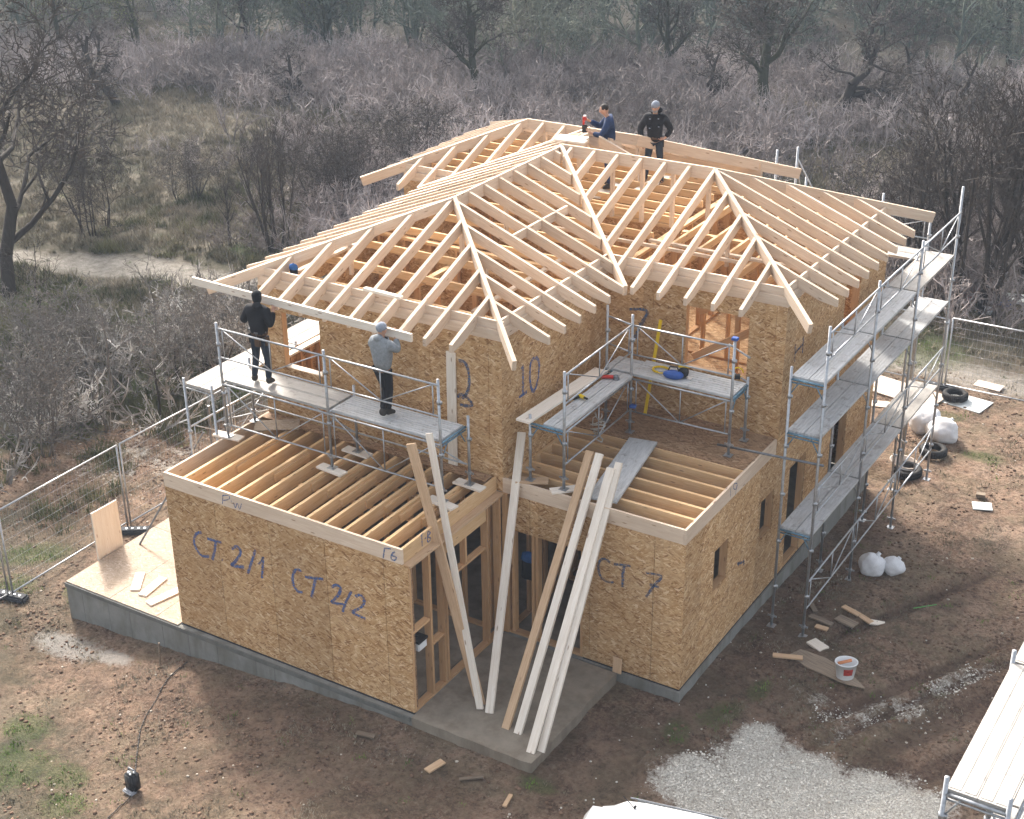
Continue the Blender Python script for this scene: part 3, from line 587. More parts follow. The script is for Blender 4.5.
for k, (x0, y0, x1, y1) in enumerate(RECTS):
    cx, cy = (x0 + x1) / 2, (y0 + y1) / 2; hw = min(x1 - x0, y1 - y0) / 2
    starts = {0: (dict(S=4.88 - SP * 10, N=x0 + .5, W=y0 + .454 + .25, Ee=y0 + 1.16), ), 1: (dict(S=6.282 - SP * 14, N=x0 + .3, W=y0 + .5, Ee=7.554 - SP * 2), ), 2: (dict(S=x0 + 1.05 - SP, N=x0 + .4, W=y0 + .5, Ee=y0 + .45), )}[k][0]
    for side in 'SNWE':
        st = starts['Ee' if side == 'E' else side]
        lo, hi = (x0, x1) if side in 'SN' else (y0, y1)
        u = st
        while u < hi - .15:
            if u > lo + .88 and u < hi - .88:
                def P3(d):
                    if side == 'S': return (u, y0 + d)
                    if side == 'N': return (u, y1 - d)
                    if side == 'W': return (x0 + d, u)
                    return (x1 - d, u)
                dmax = min(hw, u - lo, hi - u)
                # visible run: where this plane is the highest roof surface
                N = 60; run = []
                for i in range(N + 1):
                    d = dmax * i / N; x, y = P3(d)
                    if ZE + TP * d >= hmax(x, y, k) - 1e-4: run.append(d)
                if k == 1 and side == 'N' and u < 8.2: run = []
                if k == 2 and (side == 'S' and u > 2.5 or side == 'E'): run = []
                if k == 0 and side == 'E' and u > 10.1 and not 10.6 < u < 11.2: run = []
                if run and run[-1] - run[0] > .15:
                    a, b = P3(run[0]), P3(run[-1])
                    nm = 'common_rafter' if run[-1] > hw - .08 else 'jack_rafter'
                    rafter(nm, (a[0], a[1], ZE + TP * run[0]), (b[0], b[1], ZE + TP * run[-1]))
            u += SP
def roofline(name, p, q, w=.07, h=.24, lift=.012):
    p = Vector(p); q = Vector(q); beam(name, p + Vector((0, 0, lift)), q + Vector((0, 0, lift)), w, h, TIMBER, house)
def z_(d): return ZE + TP * d
r1 = (A + 2 * OV) / 2; cx1 = A / 2
q0, q1, q2 = RECTS
r2 = 7.055 / 2; yr2 = q1[1] + r2
r3 = (q2[3] - q2[1]) / 2; yr3 = q2[1] + r3
roofline('ridge_board', (cx1, q0[1] + r1, z_(r1)), (cx1, q0[3] - r1, z_(r1)), .05, .26)
roofline('ridge_board', (cx1 + .03, yr2, z_(r2)), (q1[2] - r2, yr2, z_(r2)), .05, .26)
roofline('ridge_board', (q2[0] + r3, yr3, z_(r3)), (q2[2] - r3, yr3, z_(r3)), .05, .24)
roofline('hip_rafter', (q0[0] + .02, q0[1] + .02, z_(.0)), (cx1, q0[1] + r1, z_(r1)), .075, .2)
roofline('hip_rafter', (q0[2] + .03, q0[1] - .03, z_(0) - .01), (cx1, q0[1] + r1, z_(r1)), .075, .2)
roofline('hip_rafter', (q1[2] + .02, q1[1] - .02, z_(0) - .01), (q1[2] - r2, yr2, z_(r2)), .08, .2)
roofline('hip_rafter', (q1[2], q1[3], z_(0)), (q1[2] - r2, yr2, z_(r2)), .075, .22)
roofline('hip_rafter', (q2[0], q2[1], z_(0)), (q2[0] + r3, yr3, z_(r3)), .075, .22)
roofline('hip_rafter', (q2[0], q2[3], z_(0)), (q2[0] + r3, yr3, z_(r3)), .07, .2)
roofline('hip_rafter', (q2[2], q2[3], z_(0)), (q2[2] - r3, yr3, z_(r3)), .07, .24)
roofline('valley_rafter', (q0[2] + .02, q1[1] - .02, z_(0)), (cx1, yr2, z_(r2)), .08, .22)
roofline('valley_rafter', (q0[0], q2[1], z_(0)), (q0[0] + 2.83, q2[1] + 2.83, z_(2.83)), .07, .2)
roofline('hip_rafter', (cx1, q0[3] - r1, z_(r1)), (cx1 - 1.0, q0[3] - r1 + 1.0, z_(r1 - 1.0)), .07, .2)
for y in (5.9, 6.45, 7.0, 7.45): beam('blocking', (4.04, y - .24, z_(q0[2] - 4.04) - .01), (4.04, y + .24, z_(q0[2] - 4.04) - .01), .05, .17, TIMBER, house)
# ceiling joists, ridge props, binders
for i in range(7):
    y = B + .45 + SP * 2 * i; beam('ceiling_joist', (.1, y + .065, 6.12), (A - .1, y + .065, 6.12), .055, .15, TIMBER_WARM, house)
for i in range(6):
    x = A + .5 + SP * 1.1 * i; beam('ceiling_joist', (x, CC + .2, 6.12), (x, F_ - .2, 6.12), .055, .15, TIMBER_WARM, house)
for i in range(7):
    y = 10.3 + SP * i; beam('ceiling_joist', (-1.4, y, 6.1), (5.3, y, 6.1), .055, .15, TIMBER_WARM, house)
beam('binder', (.6, 3.4, 6.2), (.6, 9.7, 6.2), .1, .05, TIMBER, house); beam('binder', (4.6, 3.4, 6.2), (4.6, 6.9, 6.2), .1, .05, TIMBER, house)
beam('binder', (A + .1, 8.4, 6.19), (D - .2, 8.4, 6.19), .09, .05, TIMBER, house); beam('binder', (A - 2.2, 8.1, 6.2), (D - 1.4, 8.1, 6.2), .06, .06, TIMBER, house)
for x, y in [(cx1, q0[1] + r1 + .1), (cx1, 7.4), (cx1, 8.9), (cx1, 10.4)] + [(x, yr2 + .0) for x in (3.9, 4.6, 5.3, 6.1)] + [(.9, yr3), (2.0, yr3), (3.3, yr3)]:
    vstud(x + .05, y + .04, 6.0, (z_(r3) if y > 11 else z_(r1)) - .2, .07, .09, 'ridge_prop', TIMBER)
for x, y in ((1.3, 4.2), (4.1, 4.6), (7.3, 8.2), (8.2, 8.9)): vstud(x, y, 6.0, hmax(x, y) - .19, .06, .08, 'ridge_prop', TIMBER)
# terrace floor sheets on the slab to the left
bm = bmesh.new()
for x0, x1, ya, yb in ((-T + .005, -1.83, -.10, 2.4), (-1.82, -.59, -.10, 2.4), (-.58, -.02, -.10, 2.4), (-T + .005, -1.2, 2.41, 4.9), (-1.19, -.02, 2.41, 4.9), (-T + .005, -.02, 4.91, 7.4)):
    box(bm, x0, ya, .003, x1, yb, .021)
finish('terrace_sheet', bm, OSB_PALE, house)
# ------------------------------------------------------------------ scaffolds
def sc_post(par, x, y, z0, z1, base=True, foot=None, lean=(0, 0)):
    bm = bmesh.new(); tube(bm, (x, y, z0 + .02), (x + lean[0], y + lean[1], z1), .0265, 10)
    z = z0 + .9
    while z < z1 - .2:          # couplers and wedge cups on the standard
        f = (z - z0) / (z1 - z0)
        px, py = x + lean[0] * f, y + lean[1] * f
        tube(bm, (px, py, z - .035), (px, py, z + .035), .038, 8); box(bm, px + .02, py - .02, z - .02, px + .06, py + .02, z + .03); z += 1.0
    finish('post', bm, GALV, par, True)
    if base:
        bm = bmesh.new(); tube(bm, (x, y, z0), (x, y, z0 + .34), .021, 8); box(bm, x - .075, y - .075, z0, x + .075, y + .075, z0 + .01)
        tube(bm, (x, y, z0 + .2), (x, y, z0 + .25), .045, 8); box(bm, x - .09, y - .012, z0 + .21, x + .09, y + .012, z0 + .24)
        finish('base_jack', bm, GALV, par)
    if foot:
        pass
def sc_rail(par, p, q, zt, zb, name='guard_rail', style='V'):
    p = Vector((p[0], p[1], 0)); q = Vector((q[0], q[1], 0))
    f = lambda t, z: tuple(p.lerp(q, t)[:2]) + (z,)
    bm = bmesh.new(); tube(bm, f(0, zt), f(1, zt), .019, 8); tube(bm, f(.0, zb), f(1, zb), .017, 8)
    if style == 'V':
        tube(bm, f(.5, zb), f(.5, zt), .012, 6); tube(bm, f(.04, zt), f(.5, zb), .012, 6); tube(bm, f(.96, zt), f(.5, zb), .012, 6); tube(bm, f(.95, zb), f(.95, zt), .012, 6); tube(bm, f(.05, zb), f(.05, zt), .012, 6)
    elif style == 'X':
        tube(bm, f(0.02, zt), f(.98, zb), .013, 6)
    finish(name, bm, GALV, par, True)
def sc_transom(par, p, q, z, blue=False):
    p = Vector((p[0], p[1], z)); q = Vector((q[0], q[1], z)); bm = bmesh.new(); tube(bm, p, q, .024, 8)
    d = (q - p); tube(bm, p + d * .03 + Vector((0, 0, -.28)), p + d * .28, .012, 6); tube(bm, q - d * .03 + Vector((0, 0, -.28)), q - d * .28, .012, 6)
    tube(bm, p + Vector((0, 0, -.06)), q + Vector((0, 0, -.06)), .015, 6)
    finish('transom', bm, GALV_BLUE if blue else GALV, par, True)
def sc_deck(par, p, q, across, wd, z, n=2, mat=None, gap=.012, ribs=5, t=.05, hooks=True):
    """n boards side by side from p to q; across = unit vector over the boards, wd = whole width"""
    p = Vector((p[0], p[1], 0)); q = Vector((q[0], q[1], 0)); X = (q - p); L = X.length; X.normalize(); Yv = Vector((across[0], across[1], 0)); bw = wd / n
    for i in range(n):
        bm = bmesh.new(); w_ = bw - gap; box(bm, 0, 0, -t, L, w_, -.004)
        if ribs:
            for k in range(ribs):
                a = w_ * (k + .12) / ribs; box(bm, .03, a, -.004, L - .03, a + w_ / ribs * .76, .002)
        else: box(bm, 0.0, 0.0, -.004, L, .02, .003); box(bm, 0, w_ - .02, -.004, L, w_, .003)
        o = p + Yv * (bw * i + gap / 2)
        me = finish('deck_board', bm, mat or DECK, par); me.matrix_world = Matrix(((X.x, Yv.x, 0, o.x), (X.y, Yv.y, 0, o.y), (0, 0, 1, z), (0, 0, 0, 1)))
# 1. front scaffold on the joists
s1 = empty('scaffold', (0, 0, 0), label='steel frame scaffold on the front joists with two carpenters standing on its deck', cat='scaffold')
Zd = 4.5
for x, yb in ((.11, 2.42), (2.6, 2.42), (5.03, 2.42)):
    sc_post(s1, x, 1.66, HR + .04, 5.66, lean=(-.02, 0)); sc_post(s1, x + (0.06 if x > 5 else 0), yb, HR + .04, 4.68)
    sc_transom(s1, (x, 1.68), (x, 2.42), Zd - .05, blue=x > 5)
for a, b in ((.11, 2.6), (2.6, 5.03)):
    sc_rail(s1, (a, 1.64), (b, 1.64), 5.56, 4.98); sc_rail(s1, (a, 1.64), (b, 1.64), 4.43, 3.9 - .3, 'side_frame')
    sc_rail(s1, (a, 2.44), (b, 2.44), 4.43, 3.7, 'side_frame', 'X')
sc_deck(s1, (.13, 1.69), (2.56, 1.69), (0, 1), .7, Zd, 2, DECK_PLY, ribs=0)
sc_deck(s1, (2.64, 1.69), (4.99, 1.69), (0, 1), .7, Zd, 2, DECK)
for i, (x, y, r, l) in enumerate(((.08, 1.66, .1, 'short board under the scaffold foot at the outer corner of the joists'), (2.62, 1.64, -.1, 'pale board under the middle scaffold foot on the front joists'), (2.6, 2.42, -.05, 'pale board under the middle scaffold foot next to the chipboard wall'),
                               (5.03, 1.66, -.15, 'pale board under the scaffold foot beside the tall leaning planks'), (5.09, 2.42, -.05, 'pale board under the scaffold foot at the inner wall corner'))):
    o = beam('foot_board', (x - .3, y, HR + .04), (x + .3, y + .6 * r, HR + .04), .2, .035, PLANK); tag(o, l, 'board', 'boards under the scaffold feet')
o = beam('osb_offcut', (.25, 2.25, HR + .05), (.95, 2.75, HR + .05), .42, .02, OSB_PALE); tag(o, 'pale chipboard offcut lying on the joists below the balaclava man', 'offcut')
# 2. left-side scaffold with white decks
s2 = empty('scaffold', (0, 0, 0), label='white plywood scaffold deck on thin posts along the house side wall by the bushes', cat='scaffold')
for x, y in ((-.82, 1.62), (-.12, 1.62), (-.82, 4.1), (-.12, 4.1), (-.82, 6.6), (-.12, 6.6)):
    sc_post(s2, x, y, gz(x, y), 4.34, lean=(-.04, 0))
for y in (1.62, 4.1, 6.6): sc_transom(s2, (-.82, y), (-.12, y), 4.2); sc_transom(s2, (-.82, y), (-.12, y), 1.7)
sc_deck(s2, (-.82, 1.6), (-.82, 4.08), (1, 0), .72, 4.26, 2, DECK_PLY, ribs=0); sc_deck(s2, (-.82, 4.12), (-.82, 6.6), (1, 0), .72, 4.26, 2, DECK_PLY, ribs=0)
sc_rail(s2, (-.84, 1.62), (-.84, 4.1), 3.3, 2.6, 'side_frame'); sc_rail(s2, (-.84, 4.1), (-.84, 6.6), 3.3, 2.6, 'side_frame')
sc_rail(s2, (-.1, 1.62), (-.1, 4.1), 3.6, 3.0, 'side_frame', 'X')
# 3. corner scaffold on the right joist deck
s3 = empty('scaffold', (0, 0, 0), label='L shaped steel scaffold on the joists in the inner corner under the number seven', cat='scaffold')
for x, y, zt in ((5.93, 3.12, 4.62), (6.62, 3.12, 5.6), (6.57, 5.72, 5.72), (5.95, 5.9, 5.72), (8.58, 5.78, 5.66), (8.58, 6.5, 4.62)):
    sc_post(s3, x, y, HR + .03, zt)
for a, b in (((5.93, 3.12), (6.62, 3.12)), ((5.95, 5.8), (6.57, 5.74)), ((8.58, 5.8), (8.58, 6.5))): sc_transom(s3, a, b, Zd - .05, True)
sc_deck(s3, (6.6, 3.14), (6.6, 5.74), (-1, 0), .42, Zd, 2, DECK, ribs=3)
sc_deck(s3, (6.5, 5.8), (8.56, 5.8), (0, 1), .7, Zd, 2, DECK, ribs=4)
sc_deck(s3, (5.95, 5.82), (6.49, 5.82), (0, 1), .6, Zd, 1, DECK, ribs=4)
sc_rail(s3, (6.62, 3.12), (6.57, 5.72), 5.52, 4.98); sc_rail(s3, (6.62, 3.12), (6.57, 5.72), 4.42, 3.8, 'side_frame')
sc_rail(s3, (6.57, 5.74), (8.58, 5.78), 5.5, 4.92); sc_rail(s3, (6.57, 5.74), (8.58, 5.78), 4.42, 3.75, 'side_frame'); sc_rail(s3, (5.95, 5.92), (6.57, 5.74), 5.5, 4.95, 'guard_rail', 'n')
sc_rail(s3, (8.58, 6.52), (8.0, 6.9), 5.0, 4.5, 'side_frame', 'n')
bm = bmesh.new(); tube(bm, (8.3, 5.9, 3.42), (10.3, 6.1, 3.42), .024, 8); finish('tie_tube', bm, GALV_DARK, s3, True)
o = beam('plank', (5.86, 2.98, Zd + .045), (6.0, 5.6, Zd + .045), .28, .04, PLANK); tag(o, 'wide pale plank lying along the wall side of the corner scaffold deck', 'plank')
o = beam('foot_board', (5.7, 3.0, HR + .035), (6.22, 3.26, HR + .035), .22, .03, PLANK_TAN); tag(o, 'tan board under the corner scaffold foot nearest the upright plank', 'board', 'boards under the scaffold feet')
o = beam('foot_board', (6.45, 2.95, HR + .035), (6.8, 3.3, HR + .035), .2, .03, PLANK); tag(o, 'pale board under the corner scaffold foot beside the leaning plank pair', 'board', 'boards under the scaffold feet')
al = empty('scaffold_plank', (0, 0, 0), label='grey ribbed scaffold deck panel lying loose across the joists', cat='scaffold plank')
sc_deck(al, (7.12, 3.05), (6.72, 5.45), (.98, .18), .56, HR + .07, 1, DECK, ribs=7)
# 4. tall scaffold along the right wall
s4 = empty('scaffold', (0, 0, 0), label='tall four bay steel scaffold with three deck levels along the long side wall', cat='scaffold')
YS = (6.08, 8.63, 11.2, 13.72)
for i, y in enumerate(YS):
    g0 = gz(10.2, y); g1 = gz(9.55, y)
    sc_post(s4, 10.2, y + .0, g0, 6.12 if i < 3 else 6.55, lean=(.0, 0)); sc_post(s4, 9.56, y, g1, 5.22)
    for z in (1.95, 3.97, 5.04): sc_transom(s4, (9.56, y), (10.2, y), z - .06, blue=(i == 0))
for i in range(3):
    a, b = YS[i], YS[i + 1]
    for z in (1.95, 3.97, 5.04):
        sc_deck(s4, (9.56, a + .03), (9.56, b - .03), (1, 0), .64, z, 2 if z != 3.97 else 2, DECK if (i < 2 or z == 3.97) else DECK_PLY, ribs=(5 if z != 1.95 else 4) if i < 2 else 0)
    sc_rail(s4, (10.22, a), (10.22, b), 6.0, 5.5); sc_rail(s4, (10.22, a), (10.22, b), .95, .35, 'side_frame'); sc_rail(s4, (10.22, a), (10.22, b), 2.9, 2.4)
bm = bmesh.new(); tube(bm, (9.56, 6.08, 6.0), (9.56, 6.1, 5.0), .02, 6); bm.free()
# 5. scaffold behind the house
s5 = empty('scaffold', (0, 0, 0), label='low scaffold with a white deck behind the rear eave of the house', cat='scaffold')
for x in (7.2, 9.6):
    for y in (13.0, 13.7): sc_post(s5, x, y, gz(x, y), (5.75 if x > 9 else 5.2) if y > 13.5 else 5.2)
    sc_transom(s5, (x, 13.0), (x, 13.7), 4.98)
sc_deck(s5, (7.2, 13.02), (9.6, 13.02), (0, 1), .66, 5.04, 2, DECK_PLY, ribs=0); sc_rail(s5, (7.2, 13.7), (9.6, 13.7), 5.7, 5.3)
s6 = empty('scaffold', (0, 0, 0), label='scaffold tower whose post and diagonal brace rise above the rear wing eave', cat='scaffold')
for x, y, zt in ((5.5, 15.0, 6.36), (6.0, 15.0, 6.5), (7.9, 15.0, 5.5), (6.0, 15.7, 5.6), (7.9, 15.7, 5.5)): sc_post(s6, x, y, gz(x, y), zt)
sc_deck(s6, (5.5, 15.03), (7.9, 15.03), (0, 1), .66, 5.2, 2, DECK_PLY, ribs=0)
bm = bmesh.new(); tube(bm, (6.0, 15.0, 6.25), (6.6, 15.0, 5.3), .018, 6); tube(bm, (6.0, 15.0, 6.25), (6.08, 15.2, 5.3), .015, 6); finish('brace', bm, GALV, s6)
# 6. scaffold close to the camera
s7 = empty('scaffold', (0, 0, 0), label='scaffold tower with bright worn plywood decks standing on the bare soil past the gravel', cat='scaffold')
x0, yA, yB_ = 15.43, -4.42, -1.85
for x in (x0, x0 + .64):
    for y in (yA, yB_, .7): sc_post(s7, x, y, gz(x, y), 6.05)
for y in (yA, yB_, .7): sc_transom(s7, (x0, y), (x0 + .64, y), 5.84); sc_transom(s7, (x0, y), (x0 + .64, y), 3.85); sc_transom(s7, (x0, y), (x0 + .64, y), 1.85)
for a, b in ((yA, yB_), (yB_, .7)):
    sc_deck(s7, (x0, a + .02), (x0, b - .02), (1, 0), .64, 5.9, 2, DECK_PLY, ribs=2, gap=.006); sc_deck(s7, (x0 + .1, a + .02), (x0 + .1, b - .02), (1, 0), .6, 3.9, 2, DECK_PLY, ribs=0)
    sc_rail(s7, (x0 + .66, a), (x0 + .66, b), 5.5, 5.0, 'side_frame', 'X'); sc_rail(s7, (x0 + .66, a), (x0 + .66, b), 4.9, 4.4)
# ------------------------------------------------------------------ people
SKIN = plain('skin', (.52, .30, .21, 1), .55, 0, 12, .12)
HAIR = plain('dark_hair', (.03, .022, .018, 1), .7, 0, 40, .4)
def cloth(name, c): return plain(name, c, .9, 0, 18, .25, .35)
CL_BLACK = cloth('black_cloth', (.016, .016, .019, 1)); CL_JEANS = cloth('dark_denim', (.028, .038, .055, 1)); CL_GREY = cloth('grey_fleece', (.24, .26, .28, 1)); CL_NAVY = cloth('navy_cloth', (.022, .04, .10, 1))
CL_BEANIE = cloth('grey_wool', (.27, .30, .36, 1)); LEATHER = plain('leather', (.11, .07, .045, 1), .7); BOOT = plain('boot_leather', (.045, .04, .035, 1), .75)
BEARD = plain('grey_beard', (.33, .32, .32, 1), .9, 0, 60, .3)
def skin(name, verts, edges, radii, mat, parent, sub=1, root=0):
    me = bpy.data.meshes.new(name); me.from_pydata([tuple(v) for v in verts], edges, []); o = bpy.data.objects.new('tmp_skin', me); C.objects.link(o)
    o.modifiers.new('s', 'SKIN'); sv = me.skin_vertices[0].data
    for i, r in enumerate(radii): sv[i].radius = r if isinstance(r, tuple) else (r, r)
    sv[root].use_root = True
    m = o.modifiers.new('u', 'SUBSURF'); m.levels = sub; m.render_levels = sub
    dg = bpy.context.evaluated_depsgraph_get(); dg.update(); ev = bpy.data.meshes.new_from_object(o.evaluated_get(dg)); bpy.data.objects.remove(o)
    ev.name = name; ev.materials.clear(); ev.polygons.foreach_set('use_smooth', [True] * len(ev.polygons))
    return link(name, ev, mat, parent)
def ell(bm, c, r, rot=None, u=14, v=10):
    m = Matrix.Translation(Vector(c)) @ (rot or Matrix.Identity(4)) @ Matrix.Diagonal((r[0], r[1], r[2], 1))
    bmesh.ops.create_uvsphere(bm, u_segments=u, v_segments=v, radius=1, matrix=m)
KSC = 1.06
def person(label, loc, rz, J, jacket, trousers, hat=None, hood=False, hair=False, belt=False, beard=False, mask=False, hood_mat=None):
    """J: joint positions in local space, facing -Y.  Lists chest..hands for both sides."""
    p = empty('person', loc, rz, label=label, cat='person')
    V = []; Ed = []; Rr = []
    def v(co, r): V.append(Vector(co)); Rr.append(r); return len(V) - 1
    pel = v(J['pelvis'], (.12, .085)); wa = v(J['waist'], (.11, .075)); ch = v(J['chest'], (.12, .07)); nb = v(J['neck'], .05); Ed += [(pel, wa), (wa, ch), (ch, nb)]
    hd = Vector(J['head']); h0 = v(hd + Vector((0, .0, -.07)), (.062, .068)); h1 = v(hd + Vector((0, .005, .02)), (.082, .098)); h2 = v(hd + Vector((0, .01, .085)), (.062, .075)); Ed += [(nb, h0), (h0, h1), (h1, h2)]
    arms = []
    for s in ('L', 'R'):
        a = [v(J['sh' + s], .045), v(J['el' + s], .036), v(J['wr' + s], .028)]; hand = v(J['ha' + s], (.040, .022)); Ed += [(ch, a[0]), (a[0], a[1]), (a[1], a[2]), (a[2], hand)]
        d = (Vector(J['ha' + s]) - Vector(J['wr' + s])).normalized(); side = Vector(J.get('side' + s, (1, 0, 0))); side = (side - d * side.dot(d)).normalized(); nrm = d.cross(side)
        curl = nrm * J.get('curl' + s, 1)
        for k, ln in enumerate((.075, .085, .08, .062)):
            b = Vector(J['ha' + s]) + side * (-.027 + .018 * k) + d * .02
            i0 = v(b, .0095); i1 = v(b + d * ln * .5, .009); i2 = v(b + d * ln * .8 + curl * ln * .35, .008); Ed += [(hand, i0), (i0, i1), (i1, i2)]
        b = Vector(J['wr' + s]) + d * .03 - side * .03; i0 = v(b, .011); i1 = v(b - side * .03 + d * .035, .010); i2 = v(b - side * .03 + d * .065 + curl * .02, .009); Ed += [(hand, i0), (i0, i1), (i1, i2)]
        arms.append(a)
    for s in ('L', 'R'):
        hp = v(J['hip' + s], .085); kn = v(J['kn' + s], .055); an = v(J['an' + s], .036); to = v(J['to' + s], (.036, .03)); Ed += [(pel, hp), (hp, kn), (kn, an), (an, to)]
    body = skin('body', V, Ed, Rr, SKIN, p, 1)
    # clothes
    W = [Vector(J['pelvis']) + Vector((0, 0, -.09)), J['waist'], J['chest'], Vector(J['chest']).lerp(Vector(J['neck']), 1.05)]; Wr = [(.180, .150), (.185, .150), (.235, .175), (.10, .095)]; We = [(0, 1), (1, 2), (2, 3)]
    for s in ('L', 'R'):
        n = len(W); wr = Vector(J['el' + s]).lerp(Vector(J['wr' + s]), .93); W += [J['sh' + s], Vector(J['sh' + s]).lerp(Vector(J['el' + s]), .55), J['el' + s], wr]; Wr += [.105, .09, .08, .056]; We += [(2, n), (n, n + 1), (n + 1, n + 2), (n + 2, n + 3)]
    skin('jacket', W, We, Wr, jacket, p, 2)
    W = [Vector(J['pelvis']) + Vector((0, 0, .05))]; Wr = [(.15, .12)]; We = []
    for s in ('L', 'R'):
        n = len(W); W += [J['hip' + s], Vector(J['hip' + s]).lerp(Vector(J['kn' + s]), .5), J['kn' + s], Vector(J['kn' + s]).lerp(Vector(J['an' + s]), .55), Vector(J['an' + s]) + Vector((0, 0, .03))]; Wr += [.105, .092, .072, .066, .058]; We += [(0, n), (n, n + 1), (n + 1, n + 2), (n + 2, n + 3), (n + 3, n + 4)]
    skin('trousers', W, We, Wr, trousers, p, 2)
    for s in ('L', 'R'):
        an, to = Vector(J['an' + s]), Vector(J['to' + s]); hl = an + (an - to).normalized() * .045; hl.z = to.z
        skin('boot', [an + Vector((0, 0, .07)), an + Vector((0, 0, -.005)), to, hl], [(0, 1), (1, 2), (1, 3)], [.056, .052, (.048, .04), .045], BOOT, p, 2)
    R = Matrix.Rotation(J.get('headyaw', 0), 4, 'Z') @ Matrix.Rotation(J.get('headpitch', 0), 4, 'X')
    hp = lambda x, y, z: hd + (R @ Vector((x, y, z)))
    bm = bmesh.new(); ell(bm, hp(0, -.004, .0), (.078, .092, .112), R); finish('face', bm, SKIN, p, True)
    bm = bmesh.new(); tube(bm, hp(0, -.088, .025), hp(0, -.112, -.018), .010, 8, .017); finish('nose', bm, SKIN, p, True)
    for sx in (-1, 1):
        bm = bmesh.new(); ell(bm, hp(.031 * sx, -.083, .02), (.011, .008, .007), R, 8, 6); finish('eye', bm, BLACK, p, True)
        bm = bmesh.new(); ell(bm, hp(.08 * sx, .008, -.002), (.012, .022, .032), R, 8, 6); finish('ear', bm, SKIN, p, True)
    bm = bmesh.new(); ell(bm, hp(0, -.086, -.052), (.024, .008, .006), R, 8, 6); finish('mouth', bm, plain('lips', (.35, .14, .12, 1)), p, True)
    if hair:
        bm = bmesh.new(); ell(bm, hp(0, .016, .038), (.086, .095, .088), R); bmesh.ops.delete(bm, geom=[q for q in bm.verts if (R.inverted() @ (q.co - hd)).y < -.052 and (R.inverted() @ (q.co - hd)).z < .07], context='VERTS'); finish('hair', bm, HAIR, p, True)
    if hat:
        bm = bmesh.new(); ell(bm, hp(0, .01, .045), (.094, .106, .098), R); bmesh.ops.delete(bm, geom=[q for q in bm.verts if (R.inverted() @ (q.co - hd)).z < .012 and (R.inverted() @ (q.co - hd)).y < .04], context='VERTS')
        o = finish('beanie', bm, hat, p, True); md = o.modifiers.new('t', 'SOLIDIFY'); md.thickness = .012
    if hood:
        bm = bmesh.new(); ell(bm, hp(0, .10, -.13), (.105, .075, .075), Matrix.Rotation(.5, 4, 'X')); finish('hood', bm, hood_mat or jacket, p, True)
    if mask:
        bm = bmesh.new(); ell(bm, hp(0, .004, -.004), (.090, .104, .125), R)
        bmesh.ops.delete(bm, geom=[q for q in bm.verts if (R.inverted() @ (q.co - hd)).y < -.06 and -.005 < (R.inverted() @ (q.co - hd)).z < .045], context='VERTS'); finish('balaclava', bm, hat or CL_BLACK, p, True)
    if beard:
        bm = bmesh.new(); ell(bm, hp(0, -.035, -.062), (.062, .058, .062), R); finish('beard', bm, BEARD, p, True)
    if belt:
        c = Vector(J['pelvis']); bm = bmesh.new(); lathe(bm, [(.165, .02), (.168, .02), (.168, .075), (.163, .075), (.163, .02)], 20, tuple(c), 1, .8); finish('tool_belt', bm, LEATHER, p, True)
        for sx, sy, m in ((-.15, .03, LEATHER), (.16, .02, BLACK), (-.04, .13, LEATHER)):
            bm = bmesh.new(); x, y, z = c + Vector((sx, sy, -.11)); prism(bm, [(x - .055, y - .03), (x + .055, y - .03), (x + .045, y + .035), (x - .045, y + .035)], z - .06, z + .1); finish('pouch', bm, m, p)
            bm = bmesh.new(); tube(bm, (x + .02, y, z + .06), (x + .02, y, z + .2), .009, 6); box(bm, x - .02, y - .012, z + .18, x + .06, y + .012, z + .21); finish('hand_tool', bm, GALV_DARK, p)
    return p
def base_pose(h=1.0, **k):
    J = dict(pelvis=(0, 0, .95), waist=(0, 0, 1.10), chest=(0, .0, 1.32), neck=(0, 0, 1.50), head=(0, -.02, 1.645),
             shL=(.185, 0, 1.415), shR=(-.185, 0, 1.415), elL=(.24, .03, 1.13), elR=(-.24, .03, 1.13), wrL=(.25, -.04, .90), wrR=(-.25, -.04, .90), haL=(.25, -.06, .82), haR=(-.25, -.06, .82),
             hipL=(.09, 0, .88), hipR=(-.09, 0, .88), knL=(.11, -.03, .49), knR=(-.11, -.03, .49), anL=(.12, .02, .10), anR=(-.12, .02, .10), toL=(.14, -.13, .045), toR=(-.14, -.13, .045))
    J.update(k); return {a: (tuple(c * h for c in b) if isinstance(b, tuple) and not a.startswith('side') else b) for a, b in J.items()}
# carpenter in black, back to the camera, holding the fascia board
J = base_pose(1.04, elL=(.29, .06, 1.17), wrL=(.22, -.16, 1.38), haL=(.20, -.21, 1.45), elR=(-.29, .06, 1.17), wrR=(-.22, -.16, 1.38), haR=(-.20, -.21, 1.45), anL=(.17, .03, .10), toL=(.24, -.12, .045), knL=(.14, -.03, .49), anR=(-.13, .02, .1), headyaw=.5)
person('man in black balaclava and black hoodie holding up the long fascia board', (.88, 1.93, 4.502), math.pi + .1, J, CL_BLACK, CL_JEANS, hat=CL_BLACK, mask=True, belt=True, hood=True)
